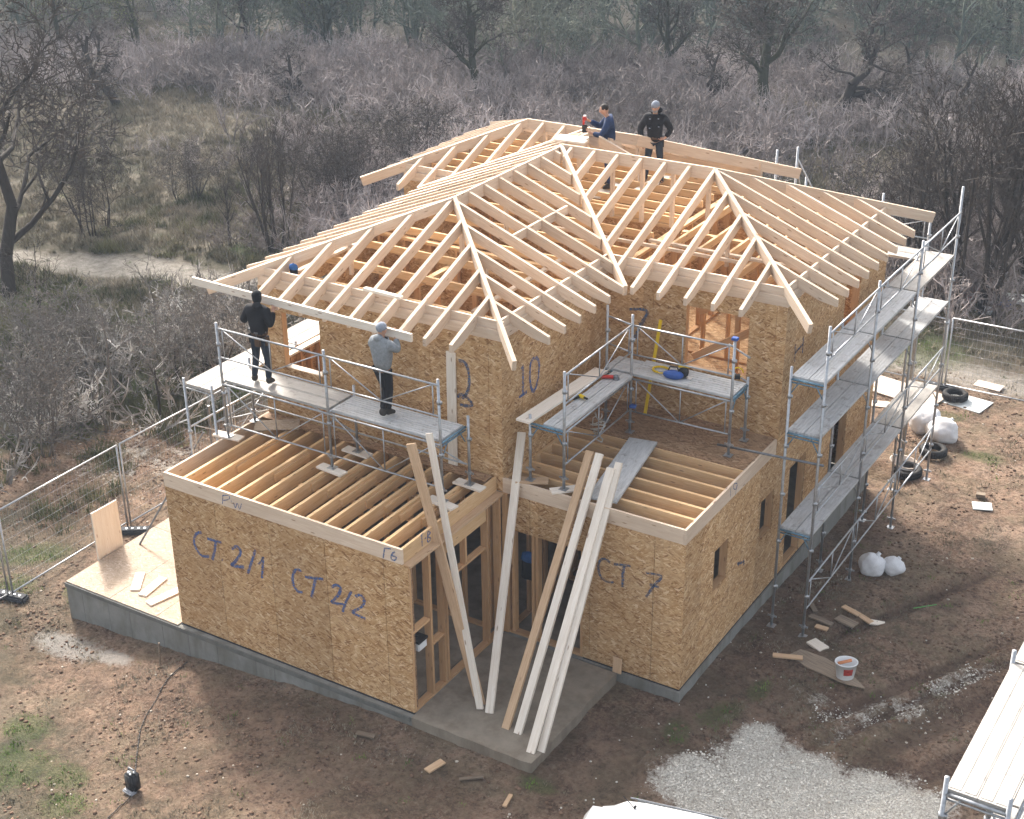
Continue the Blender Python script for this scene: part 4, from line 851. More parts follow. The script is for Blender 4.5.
# carpenter in grey hoodie
J = base_pose(1.0, head=(.03, -.05, 1.63), neck=(.02, -.02, 1.49), elL=(.27, -.02, 1.27), wrL=(.20, -.17, 1.46), haL=(.17, -.22, 1.53), elR=(-.29, -.10, 1.30), wrR=(-.14, -.20, 1.47), haR=(-.10, -.24, 1.54), knL=(.05, -.10, .50), anL=(-.03, .10, .14), toL=(-.01, -.06, .06), knR=(-.07, -.06, .49), anR=(-.05, -.02, .10), toR=(-.08, -.17, .045), hipL=(.09, .02, .88), hipR=(-.08, 0, .88))
person('man in pale grey hoodie and grey beanie with arms raised to the fascia', (3.63, 1.98, 4.502), math.pi - .1, J, CL_GREY, CL_BLACK, hat=CL_BEANIE, hood=True)
# navy man with nail gun, profile to the left
J = base_pose(1.10, head=(0, -.11, 1.62), neck=(0, -.04, 1.49), chest=(0, -.0, 1.32), elR=(-.24, -.18, 1.22), wrR=(-.15, -.40, 1.36), haR=(-.12, -.47, 1.40), elL=(.22, -.16, 1.15), wrL=(.08, -.34, 1.16), haL=(.05, -.41, 1.19), headpitch=.35)
J['headyaw'] = 0
pn = person('dark haired man in navy work clothes working with a red nail gun on the roof', (2.96, 11.45, 6.0), -math.pi / 2 + .52, J, CL_NAVY, CL_NAVY, hair=True)
ng = empty('nail_gun', (0, 0, 0), label='red and white nail gun held by the navy dressed man', cat='nail gun')
R_ = Matrix.Translation((2.96, 11.45, 6.0)) @ Matrix.Rotation(-math.pi / 2 + .52, 4, 'Z')
for nm, pts, m in (('body', ((-.15, -.50, 1.52, -.07, -.59, 1.60), (-.14, -.54, 1.42, -.08, -.59, 1.53)), RED), ('magazine', ((-.13, -.60, 1.24, -.09, -.48, 1.42),), BLACK), ('air_cap', ((-.14, -.57, 1.60, -.08, -.51, 1.635),), WHITE)):
    bm = bmesh.new()
    for q in pts: box(bm, *q)
    bmesh.ops.bevel(bm, geom=bm.edges[:], offset=.012, segments=2, affect='EDGES'); o = finish(nm, bm, m, ng); o.matrix_world = R_
# man in black jacket with hands on hips, facing the camera
J = base_pose(1.05, elL=(.34, .05, 1.16), wrL=(.23, -.06, 1.00), haL=(.17, -.11, .99), elR=(-.33, .05, 1.13), wrR=(-.24, -.10, .92), haR=(-.22, -.13, .84), headpitch=.3, headyaw=-.35, anL=(.17, .02, .1), anR=(-.17, .02, .1), toL=(.2, -.12, .045), toR=(-.2, -.12, .045), knL=(.14, -.03, .49), knR=(-.14, -.03, .49))
person('bearded man in black jacket and grey beanie with one hand on his hip', (3.62, 12.36, 6.0), .35, J, CL_BLACK, CL_JEANS, hat=CL_BEANIE, hood=True, belt=True, beard=True)
pb = [o for o in C.objects if o.name.startswith('person') and o.type == 'EMPTY' and 'bearded' in o.get('label', '')][0]
for x_, z_q in ((.09, 1.50), (-.10, 1.49), (.10, 1.32), (-.10, 1.28)):
    bm = bmesh.new(); box(bm, x_ - .035, -.19, z_q - .05, x_ + .035, -.13, z_q + .05); bmesh.ops.bevel(bm, geom=bm.edges[:], offset=.012, segments=2, affect='EDGES'); pk = finish('pocket', bm, CL_BLACK, pb)
    bm = bmesh.new(); box(bm, x_ - .015, -.197, z_q, x_ + .02, -.191, z_q + .02); finish('tab', bm, CL_BEANIE, pk)
for (x, y, l) in ((2.96, 11.45, 'board across the ceiling joists under the navy dressed man'), (3.62, 12.36, 'board across the ceiling joists under the bearded man')):
    o = beam('walk_board', (x, y - .7, 6.0), (x, y + .7, 6.0), .3, .03, PLANK); tag(o, l, 'board', 'boards laid across the ceiling joists')
# ------------------------------------------------------------------ loose timber
o = beam('fascia_board', (-.90, 2.19, 6.19), (4.14, 2.17, 6.115), .05, .15, PLANK); tag(o, 'long pale fascia board held against the front rafter tails by two men', 'board')
def lean(lbl, b, t, w, h, mat, name='leaning_plank', grp='long planks leaning on the porch corner', tw=0.0, side=(0, 1, 0)):
    b = Vector(b); t = Vector(t); o = beam(name, b, t, w, h, mat, up=side); tag(o, lbl, 'plank', grp); return o
lean('brown edged beam leaning over the front block, the left of its crossing pair', (6.30, .78, .02), (4.90, .95, 4.72), .16, .06, PLANK_TAN, side=(.25, -1, 0))
lean('narrow pale plank crossing behind the brown edged leaning beam', (6.36, .66, .03), (5.03, 1.30, 4.80), .12, .05, PLANK, side=(.2, -1, 0))
lean('short tan plank standing behind the crossing pair of leaning beams', (6.10, .95, .01), (5.48, 1.0, 2.2), .12, .05, PLANK_TAN, side=(.25, -1, 0))
lean('single pale plank standing almost upright at the inner porch corner', (6.54, .67, .01), (5.56, 3.42, 4.05), .15, .05, PLANK, side=(0, -1, .7))
lean('tan plank leaning on the porch rim, the left of the close pair', (7.01, .45, .01), (6.94, 3.46, 4.02), .14, .06, PLANK_TAN, side=(0, -1, .8))
lean('pale plank leaning on the porch rim, the right of the close pair', (7.26, .44, .01), (7.13, 3.46, 4.02), .14, .06, PLANK, side=(0, -1, .8))
lean('pale plank with its foot nearest the porch front corner', (7.71, .12, .01), (7.40, 3.39, 3.84), .15, .05, PLANK, side=(0, -1, .8))
lean('second pale plank lying tight behind the one nearest the porch front corner', (7.84, .24, .0), (7.50, 3.50, 3.92), .13, .05, PLANK, side=(0, -1, .8))
o = beam('upright_board', (4.40, B - .06, HR + .02), (4.42, B - .05, 5.55), .19, .03, PLANK, up=(0, -1, 0)); tag(o, 'pale board standing upright against the chipboard wall beside the blue number two', 'board')
o = beam('corner_block', (7.90, 2.84, 0.02), (7.90, 2.86, .33), .17, .03, PLANK_TAN, up=(0, -1, 0)); tag(o, 'small tan board standing on the porch slab against the chipboard wall', 'board')
for i, (a, b, l) in enumerate((((-1.95, .88), (-1.58, .35), 'pale offcut on the terrace nearest the standing board'), ((-1.42, .98), (-1.32, .28), 'pale offcut in the middle of the three on the terrace'), ((-.82, .85), (-1.0, .12), 'pale offcut on the terrace closest to the chipboard wall'))):
    o = beam('offcut', (a[0], a[1], .055), (b[0], b[1], .055), .19, .033, PLANK); tag(o, l, 'offcut', 'short boards lying on the terrace')
o = beam('standing_board', (-3.13, 1.2, -.15), (-3.17, 1.22, 1.06), .70, .03, PLANK, up=(-1, 0, 0)); tag(o, 'wide tan board standing on edge at the terrace border against the fence', 'board')
bm = bmesh.new(); tube(bm, (-2.79, 1.71, .02), (-1.62, 2.75, 2.5), .022, 8); tag(finish('prop_pole', bm, GALV_DARK), 'dark steel prop leaning from the terrace to the front block', 'pole')
tag(beam('rafter_offcut', (2.72, 2.75, 6.5), (3.55, 2.72, 6.5), .09, .05, PLANK), 'short pale offcut lying across the front rafters', 'offcut')
for k, (a, b) in enumerate((((2.5, 9.9), (3.2, 9.95)), ((2.45, 10.1), (3.1, 10.2)))):
    tag(beam('ridge_offcut', (a[0], a[1], 7.47), (b[0], b[1], 7.47), .2, .04, PLANK), ['pale offcut on the ridge junction, the one nearer the hip', 'pale offcut on the ridge junction, the one nearer the nail gun man'][k], 'offcut', 'offcuts on the ridge junction')
# hanging jacket on the front wall top and one on the porch stud
CL_BLUE = cloth('blue_cloth', (.03, .10, .28, 1))
def jacket(lbl, x, y, z, s, ry=0):
    r = empty('work_jacket', (x, y, z), ry, label=lbl, cat='jacket')
    bm = bmesh.new(); lathe(bm, [(.02, 0), (.13, -.05), (.16, -.2), (.15, -.4), (.17, -.55), (.1, -.56)], 14, (0, 0, 0), 1, .5)
    for v in bm.verts: v.co += Vector((math.sin(v.co.z * 17) * .015, math.sin(v.co.x * 30) * .012, 0))
    bmesh.ops.scale(bm, vec=(s, s, s), verts=bm.verts); finish('coat', bm, CL_BLACK, r, True)
    bm = bmesh.new(); lathe(bm, [(.0, .02), (.14, -.04), (.165, -.16), (.14, -.18)], 14, (0, 0, 0), 1, .6); bmesh.ops.scale(bm, vec=(s, s, s), verts=bm.verts); finish('shoulder_panel', bm, CL_BLUE, r, True)
jacket('blue and black work jacket hanging on the front wall top behind the balaclava man', .70, B + .26, 6.42, .62)
jacket('dark jacket hanging from an inner stud behind the porch opening', 5.85, B + .22, 1.75, 1.0)
# tools on the decks
r = empty('circular_saw', (7.45, 6.12, 4.5), .3, label='yellow and black circular saw on the corner scaffold deck below the window', cat='saw')
bm = bmesh.new(); tube(bm, (0, -.03, .11), (0, .03, .11), .1, 18); finish('blade_guard', bm, BLACK, r, True)
bm = bmesh.new(); box(bm, -.15, -.1, 0, .16, .06, .012); finish('base_plate', bm, GALV, r)
bm = bmesh.new(); tube(bm, (.0, .03, .12), (.0, .17, .12), .055, 14); tube(bm, (-.1, .02, .2), (.12, .02, .22), .022, 8); finish('motor', bm, YELLOW, r, True)
r = empty('tool_bag', (7.3, 6.0, 4.5), .2, label='dark blue tool bag beside the yellow saw on the corner scaffold deck', cat='bag')
bm = bmesh.new(); ell(bm, (0, 0, .07), (.2, .11, .09)); bmesh.ops.delete(bm, geom=[v for v in bm.verts if v.co.z < -.005], context='VERTS'); finish('bag_body', bm, BLUE, r, True)
bm = bmesh.new(); polytube(bm, [(-.1, 0, .14), (-.07, .02, .22), (.07, .02, .22), (.1, 0, .14)], .012); finish('handle', bm, BLACK, r)
r = empty('hose_coil', (6.98, 6.15, 4.5), 0, label='yellow and black hose loop lying on the corner scaffold deck', cat='hose')
bm = bmesh.new(); polytube(bm, [(.17 * math.cos(a / 3), .14 * math.sin(a / 3), .02 + .001 * a) for a in range(0, 34)], .013); finish('loop', bm, YELLOW, r, True)
r = empty('grinder', (6.3, 5.35, 4.5), .5, label='red and grey grinder at the inner end of the corner scaffold deck', cat='grinder')
bm = bmesh.new(); tube(bm, (-.14, 0, .05), (.08, 0, .05), .035, 12); finish('motor', bm, RED, r, True)
bm = bmesh.new(); tube(bm, (.08, 0, .05), (.17, 0, .05), .04, 12); tube(bm, (.13, 0, .0), (.13, 0, .03), .065, 16); finish('gear_head', bm, GALV_DARK, r, True)
r = empty('power_drill', (6.28, 4.35, 4.5), -.3, label='small yellow and black drill lying midway along the corner scaffold deck', cat='drill')
bm = bmesh.new(); tube(bm, (-.1, 0, .05), (.06, 0, .05), .035, 10); finish('motor', bm, YELLOW, r, True); bm = bmesh.new(); tube(bm, (.06, 0, .05), (.14, 0, .05), .02, 8); box(bm, -.09, -.16, .02, -.03, 0, .06); finish('grip', bm, BLACK, r)
bm = bmesh.new(); a, b = Vector((6.63, CC - .14, 5.25)), Vector((6.47, 6.55, 3.31)); d = (b - a).normalized(); y_ = d.cross(Vector((1, 0, 0))).normalized(); x_ = y_.cross(d)
L = (b - a).length; box(bm, -.03, -.014, 0, .03, .014, L); o = finish('spirit_level', bm, YELLOW); o.matrix_world = Matrix(((x_.x, y_.x, d.x, a.x), (x_.y, y_.y, d.y, a.y), (x_.z, y_.z, d.z, a.z), (0, 0, 0, 1)))
tag(o, 'long yellow spirit level leaning on the chipboard wall beside the number seven', 'spirit level')
r = empty('clamp_tool', (8.35, 6.55, 4.52), .4, label='yellow and black clamp tool at the window end of the corner scaffold', cat='tool')
bm = bmesh.new(); polytube(bm, [(.1 * math.cos(a / 2.2), 0, .12 + .1 * math.sin(a / 2.2)) for a in range(0, 13)], .014); finish('ring', bm, YELLOW, r, True); bm = bmesh.new(); box(bm, -.05, -.04, 0, .05, .04, .08); finish('jaw', bm, BLACK, r)
r = empty('rope_coil', (6.25, 5.0, HR + .02), 0, label='tangled pale rope hanging under the corner scaffold deck', cat='rope')
bm = bmesh.new(); rr = random.Random(3); polytube(bm, [(.12 * math.sin(i * .9) + .03 * rr.random(), .1 * math.cos(i * 1.1), .05 + .012 * i + .05 * rr.random()) for i in range(46)], .011); finish('strand', bm, ROPE, r, True)
for x, y, z, l in ((6.63, 5.70, 3.85, 'blue clamp on the inner corner post of the corner scaffold'), (8.58, 5.78, 5.62, 'blue cap on the outer post top of the corner scaffold')):
    bm = bmesh.new(); box(bm, x - .06, y - .05, z, x + .06, y + .05, z + .06); bmesh.ops.bevel(bm, geom=bm.edges[:], offset=.012, segments=1, affect='EDGES'); tag(finish('post_clamp', bm, BLUE), l, 'clamp')
r = empty('light_box', (5.22, .40, 1.1), 0, label='pale blue box with black lid on the cross piece of the open stud wall', cat='box')
bm = bmesh.new(); box(bm, -.13, -.12, .0, .17, .13, .17); bmesh.ops.bevel(bm, geom=bm.edges[:], offset=.02, segments=2, affect='EDGES'); finish('case', bm, WHITE, r); bm = bmesh.new(); box(bm, -.14, -.13, .17, .18, .14, .21); box(bm, -.02, -.02, .21, .06, .03, .24); finish('lid', bm, BLACK, r)
# ------------------------------------------------------------------ things on the ground
def onground(x, y, dz=0): return (x, y, gz(x, y) + dz)
r = empty('plastic_bucket', onground(11.36, 5.22, .03), .5, label='white plastic bucket with a red picture standing on a dark mat', cat='bucket')
bm = bmesh.new(); lathe(bm, [(.0, .0), (.15, .0), (.16, .02), (.20, .33), (.212, .33), (.212, .35), (.195, .35), (.15, .03), (.0, .03)], 30, (0, 0, 0), 1.0, .82); finish('tub', bm, WHITE, r, True)
bm = bmesh.new()
for i in range(9):
    a0 = -1.9 + i * .1; a1 = a0 + .1; R0 = .186
    vs = [bm.verts.new((1.0 * (q[1]) * math.cos(q[0]), .82 * (q[1]) * math.sin(q[0]), q[2])) for q in ((a0, .184, .13), (a1, .184, .13), (a1, .199, .27), (a0, .199, .27))]; bm.faces.new(vs)
finish('print', bm, plain('red_print', (.42, .05, .04, 1), .5, 0, 22, .6), r)
bm = bmesh.new(); tube(bm, (-.15, 0, .30), (.1, .05, .34), .03, 6); finish('scrap', bm, plain('orange_scrap', (.55, .22, .1, 1)), r)
def slab_on(lbl, name, x, y, a, L, W, t, mat, grp=None, cat='board', dz=.02, tilt=.04):
    z = gz(x, y) + dz; c, s = math.cos(math.radians(a)), math.sin(math.radians(a))
    o = beam(name, (x - c * L / 2, y - s * L / 2, z + t), (x + c * L / 2, y + s * L / 2, z + t + tilt * L * .3), W, t, mat); tag(o, lbl, cat, grp); return o
bm = bmesh.new(); pp = [(-.75, -.18), (-.3, -.3), (.5, -.22), (.85, -.08), (.4, .12), (-.2, .2), (-.7, .1)]; prism(bm, pp, 0, .02); o = finish('rubber_mat', bm, WOOD_DARK); o.location = onground(11.0, 5.35, .03); o.rotation_euler = (0, .0, -.25); tag(o, 'dark grey mat lying under the white bucket', 'mat')
slab_on('orange brown board lying beside the dark mat', 'scrap_board', 10.25, 5.2, 20, .55, .12, .03, PLANK_TAN, 'scrap wood on the soil')
slab_on('yellowish pair of short boards near the scaffold foot', 'scrap_board', 10.56, 5.93, -25, .36, .24, .04, PLANK, 'scrap wood on the soil')
for i, (x, y, a, L, W, m, l) in enumerate(((10.32, 6.72, -10, .5, .12, WOOD_DARK, 'dark grey scrap board at the left end of the scrap row'), (10.75, 6.95, -15, .42, .22, WOOD_DARK, 'broken dark scrap board in the middle of the scrap row'), (10.42, 6.5, 0, .25, .12, PLANK_TAN, 'small tan block in front of the scrap row'),
      (10.70, 7.35, -20, .4, .12, PLANK_TAN, 'tan scrap board behind the scrap row'), (11.0, 7.32, -25, .35, .13, PLANK_TAN, 'orange scrap block in the scrap row'), (11.25, 7.3, 10, .28, .16, PLANK, 'pale scrap block at the far end of the scrap row'), (10.0, 7.1, -50, .4, .1, WOOD_DARK, 'dark stick left of the scrap row by the wall'),
      (6.42, -.82, 75, .36, .14, PLANK_TAN, 'short tan block on the soil before the porch slab'), (7.1, -.75, 40, .4, .06, WOOD_DARK, 'thin dark stick on the soil before the porch slab'), (7.9, -.9, 100, .3, .07, PLANK_TAN, 'thin tan stick near the parked car'), (4.9, -.72, 10, .35, .1, WOOD_DARK, 'flat dark piece beside the foundation wall'))):
    slab_on(l, 'scrap_board', x, y, a, L, W, .03, m, 'scrap wood on the soil')
slab_on('bright green plastic strip lying on the bare soil', 'plastic_strip', 11.85, 8.4, 45, .5, .02, .01, plain('green_plastic', (.12, .33, .10, 1)), None, 'strip')
slab_on('pale square board lying alone on the soil past the tyres', 'pale_board', 11.66, 13.1, 20, .42, .34, .02, GREYPAPER, None)
slab_on('small dark block lying behind the pale square board', 'dark_block', 11.5, 13.55, 10, .2, .14, .08, WOOD_DARK, None, 'block')
slab_on('large pinkish plywood sheet on the ground behind the tall scaffold', 'plywood_sheet', 8.2, 18.0, -12, 2.1, 1.0, .02, SHEET, 'plywood sheets on the ground')
slab_on('white plywood sheet under the far tyre by the fence', 'plywood_sheet', 9.75, 18.25, -10, 1.2, .8, .02, GREYPAPER, 'plywood sheets on the ground')
slab_on('small pale sheet beside the large pinkish plywood sheet', 'plywood_sheet', 8.0, 17.0, 15, .5, .35, .02, SHEET, 'plywood sheets on the ground')
slab_on('pale slab on the soil beyond the fence posts', 'plywood_sheet', 10.0, 19.6, -5, .7, .4, .03, SHEET, 'plywood sheets on the ground')
def tyre(lbl, x, y, tilt=0, dz=.0):
    r = empty('car_tyre', onground(x, y, .01 + dz), RNG.random(), label=lbl, cat='tyre', group='old car tyres lying on the ground'); r.rotation_euler = (tilt, 0, 0)
    bm = bmesh.new(); prof = [(.19, .03), (.26, .0), (.30, .02), (.315, .06), (.315, .14), (.30, .18), (.26, .2), (.19, .17), (.205, .1), (.19, .03)]; lathe(bm, prof, 36); finish('casing', bm, RUBBER, r, True)
    bm = bmesh.new()
    for i in range(40):
        a = i * 2 * math.pi / 40; c, s = math.cos(a), math.sin(a); tube(bm, (.317 * c, .317 * s, .04), (.317 * c, .317 * s, .16), .011, 4)
    finish('tread', bm, RUBBER, r)
tyre('black tyre lying flat on the white sheet by the fence', 9.5, 18.25, dz=.03)
tyre('tyre lying beside the far white sack', 9.95, 15.0)
tyre('muddy tyre nearest the scaffold foot, partly holding a pale frame', 9.75, 13.75, .1)
def sack(lbl, parts, x, y, rz=0):
    r = empty('white_sack', onground(x, y, -.02), rz, label=lbl, cat='sack')
    for i, (cx, cy, cz, rx, ry, rz_) in enumerate(parts):
        bm = bmesh.new(); bmesh.ops.create_icosphere(bm, subdivisions=4, radius=1)
        for v in bm.verts:
            n = mnoise.noise(v.co * 1.2 + Vector((i * 3.1, 0, x))) * .20 + mnoise.noise(v.co * 3.0 + Vector((0, i, y))) * .05 - abs(mnoise.noise(v.co * 4.2 + Vector((0, 0, i)))) * .11
            v.co *= 1 + n; v.co = Vector((v.co.x * rx + cx, v.co.y * ry + cy, max(v.co.z * rz_ + cz, .0)))
        finish('sack_body', bm, SACK, r, True)
        bm = bmesh.new(); tube(bm, (cx + rx * .2, cy + ry * .2, cz + rz_ * .6), (cx + rx * .45, cy + ry * .45, cz + rz_ * .98), .055, 10, .04); finish('tied_neck', bm, SACK, r, True)
sack('two white woven sacks slumped on the soil outside the scaffold', [(0, 0, .2, .28, .24, .26), (.42, .12, .17, .24, .2, .2)], 10.5, 9.1, .2)
sack('large white sack pile beyond the tyres at the far scaffold end', [(0, 0, .3, .42, .4, .36), (.5, -.35, .25, .42, .34, .3)], 9.35, 16.2, .1)
r = empty('wash_basin', onground(9.55, 13.9, .0), .5, label='pale broken basin leaning beside the muddy tyre', cat='basin')
bm = bmesh.new(); lathe(bm, [(0, .02), (.2, .03), (.36, .2), (.40, .2), (.38, .17), (.22, .0), (0, 0)], 20, (0, 0, 0), .9, .6); o = finish('bowl', bm, SHEET, r, True); o.rotation_euler = (.25, .2, 0); o.location = (0, 0, .05)
# rubbish behind the fence on the right
rr = random.Random(5)
for i, (x, y, m, nm, lb, ct) in enumerate(((7.9, 25.5, RED, 'crumpled_tarp', 'reddish crumpled tarp under the trees beyond the fence', 'tarp'), (9.4, 26.0, GREYPAPER, 'plastic_sheeting', 'pale blue plastic sheeting lying under the trees beyond the fence', 'sheeting'), (8.5, 24.6, WHITE, 'plastic_bag', 'small white bag in the rubbish beyond the fence', 'bag'), (10.3, 25.4, SHEET, 'cardboard', 'pale cardboard in the rubbish beyond the fence', 'cardboard'), (8.9, 25.2, BLUE, 'plastic_can', 'small blue container in the rubbish beyond the fence', 'can'))):
    bm = bmesh.new(); bmesh.ops.create_icosphere(bm, subdivisions=3, radius=1)
    sx, sy, sz = ((.5, .4, .25), (.9, .35, .12), (.25, .2, .15), (.4, .3, .08), (.2, .15, .15))[i]
    for v in bm.verts:
        v.co *= 1 + mnoise.noise(v.co * 2.3 + Vector((i * 5, 0, 0))) * .6; v.co = Vector((v.co.x * sx, v.co.y * sy, max(v.co.z, -.3) * sz))
    o = finish(nm, bm, m if m is not RED else plain('faded_red_tarp', (.42, .2, .17, 1)), None, False); o.location = onground(x, y, .05); tag(o, lb, ct)
# power unit with cable
r = empty('work_speaker', onground(2.32, -3.70, .0), -.1, label='small black portable speaker standing on the soil with a cable', cat='speaker')
bm = bmesh.new(); box(bm, -.11, -.09, .02, .11, .09, .36); bmesh.ops.bevel(bm, geom=bm.edges[:], offset=.03, segments=3, affect='EDGES'); finish('case', bm, BLACK, r, True)
bm = bmesh.new(); box(bm, -.12, -.15, .0, .12, -.02, .06); bmesh.ops.bevel(bm, geom=bm.edges[:], offset=.02, segments=2, affect='EDGES'); finish('foot', bm, plain('grey_plastic', (.3, .31, .34, 1)), r)
bm = bmesh.new(); polytube(bm, [(-.1, .02, .34), (-.08, .02, .42), (.08, .02, .42), (.1, .02, .34)], .016); finish('handle', bm, GALV_DARK, r, True)
bm = bmesh.new(); tube(bm, (-.03, -.02, .36), (-.03, -.02, .385), .03, 12); tube(bm, (.04, .03, .36), (.04, .03, .38), .022, 12); tube(bm, (.03, -.045, .36), (.03, -.045, .38), .018, 12); finish('knob', bm, WHITE, r, True)
cable = []
for i, (x, y) in enumerate(((.38, -.35), (.42, -.9), (.75, -1.6), (1.1, -2.3), (1.6, -2.9), (2.0, -3.35), (2.25, -3.6))): cable.append((x, y))
cable = smooth_line(cable, 8); bm = bmesh.new(); polytube(bm, [(x, y, gz(x, y) + .02) for x, y in cable], .009); tag(finish('power_cable', bm, BLACK, None, True), 'dark cable running from the foundation to the small black speaker', 'cable')
cable = smooth_line([(2.4, -3.85), (2.45, -4.2), (2.55, -4.7), (2.9, -5.3)], 8); bm = bmesh.new(); polytube(bm, [(x, y, gz(x, y) + .02) for x, y in cable], .009); tag(finish('power_cable', bm, BLACK, None, True), 'dark cable running from the small black speaker out of the picture', 'cable')
bm = bmesh.new(); tube(bm, (-.08, -.62, gz(-.08, -.62) - .1), (-.05, -.60, gz(-.05, -.6) + .5), .018, 6); tag(finish('survey_stake', bm, WOOD_DARK), 'thin dark stake standing in the soil beside the foundation', 'stake')
# ------------------------------------------------------------------ site fence
def fence_panel(lbl, p, q, zb, zt, grp):
    p = Vector((p[0], p[1], 0)); q = Vector((q[0], q[1], 0)); r = empty('mesh_fence', (p.x, p.y, 0), 0, label=lbl, cat='fence', group=grp); L = (q - p).length; d = (q - p).normalized()
    f = lambda t, z: Vector((0, 0, z)) + d * t
    for t in (.0, L): bm = bmesh.new(); tube(bm, f(t, zb - .06), f(t, zt), .021, 8); finish('post', bm, GALV, r, True)
    bm = bmesh.new(); tube(bm, f(0, zt), f(L, zt), .021, 8); finish('top_rail', bm, GALV, r, True)
    bm = bmesh.new(); tube(bm, f(0, zb + .12), f(L, zb + .12), .019, 8); finish('bottom_rail', bm, GALV, r, True)
    bm = bmesh.new(); n = int(L / .11)
    for i in range(1, n):
        t = L * i / n; tube(bm, f(t, zb + .12), f(t, zt), .0022, 3, caps=False)
    for k in range(1, 8): z = zb + .12 + (zt - zb - .12) * k / 8; tube(bm, f(0, z), f(L, z), .0022, 3, caps=False)
    finish('wire_mesh', bm, GALV, r)
def fence_foot(x, y, lbl, rz=0):
    z = gz(x, y); bm = bmesh.new(); box(bm, -.36, -.12, 0, .36, .12, .14)
    bmesh.ops.bevel(bm, geom=bm.edges[:], offset=.035, segments=2, affect='EDGES')
    o = finish('fence_block', bm, FENCEFOOT); o.location = (x, y, z - .01); o.rotation_euler = (0, 0, rz); tag(o, lbl, 'fence foot', 'black fence feet')
    bm = bmesh.new()
    for dx in (-.2, -.07, .07, .2): tube(bm, (dx, 0, .125), (dx, 0, .143), .025, 10)
    finish('socket', bm, GALV, o)
FG = 'mesh fence panels along the bushes'
fence_panel('mesh fence panel between the two black feet, left of the terrace', (-4.62, -.22), (-4.66, 3.1), -.82, 1.24, FG)
fence_panel('mesh fence panel running behind the front scaffold', (-4.66, 3.2), (-4.6, 6.6), -.86, 1.24, FG)
fence_panel('mesh fence panel cut by the picture edge beside the nearest fence foot', (-4.64, -.32), (-4.9, -3.7), -.82, 1.24, FG)
fence_panel('farthest mesh fence panel hidden partly by the scaffold posts', (-4.6, 6.7), (-4.2, 10.1), -.9, 1.2, FG)
fence_foot(-4.6, -.27, 'black fence foot nearest the picture edge', .2); fence_foot(-4.3, 3.0, 'black fence foot behind the standing tan board', .6); fence_foot(-4.6, 6.65, 'black fence foot farthest back behind the scaffold', .1)
FG2 = 'mesh fence panels beyond the tall scaffold'
fence_panel('mesh fence panel leaving the picture beyond the far tyre', (9.08, 18.74), (12.55, 18.8), -.42, 1.55, FG2); fence_panel('mesh fence panel half hidden by the tall scaffold decks', (8.98, 18.74), (5.5, 18.9), -.45, 1.5, FG2)
fence_panel('mesh fence panel fully behind the rear wing', (5.4, 18.9), (2.0, 19.1), -.45, 1.5, FG2)
fence_foot(9.0, 18.72, 'pale grey fence foot between the two right hand panels', .0)
# posts in the brush
for x, y, h, l in ((-3.4, 5.2, 3.6, 'dark thin pole rising from the bushes beside the white scaffold deck'), (-2.9, 4.2, 3.0, 'dark thin pole close to the white scaffold deck')):
    bm = bmesh.new(); tube(bm, (x, y, gz(x, y) - .2), (x + .05, y, gz(x, y) + h), .03, 8); tag(finish('thin_pole', bm, GALV_DARK), l, 'pole')
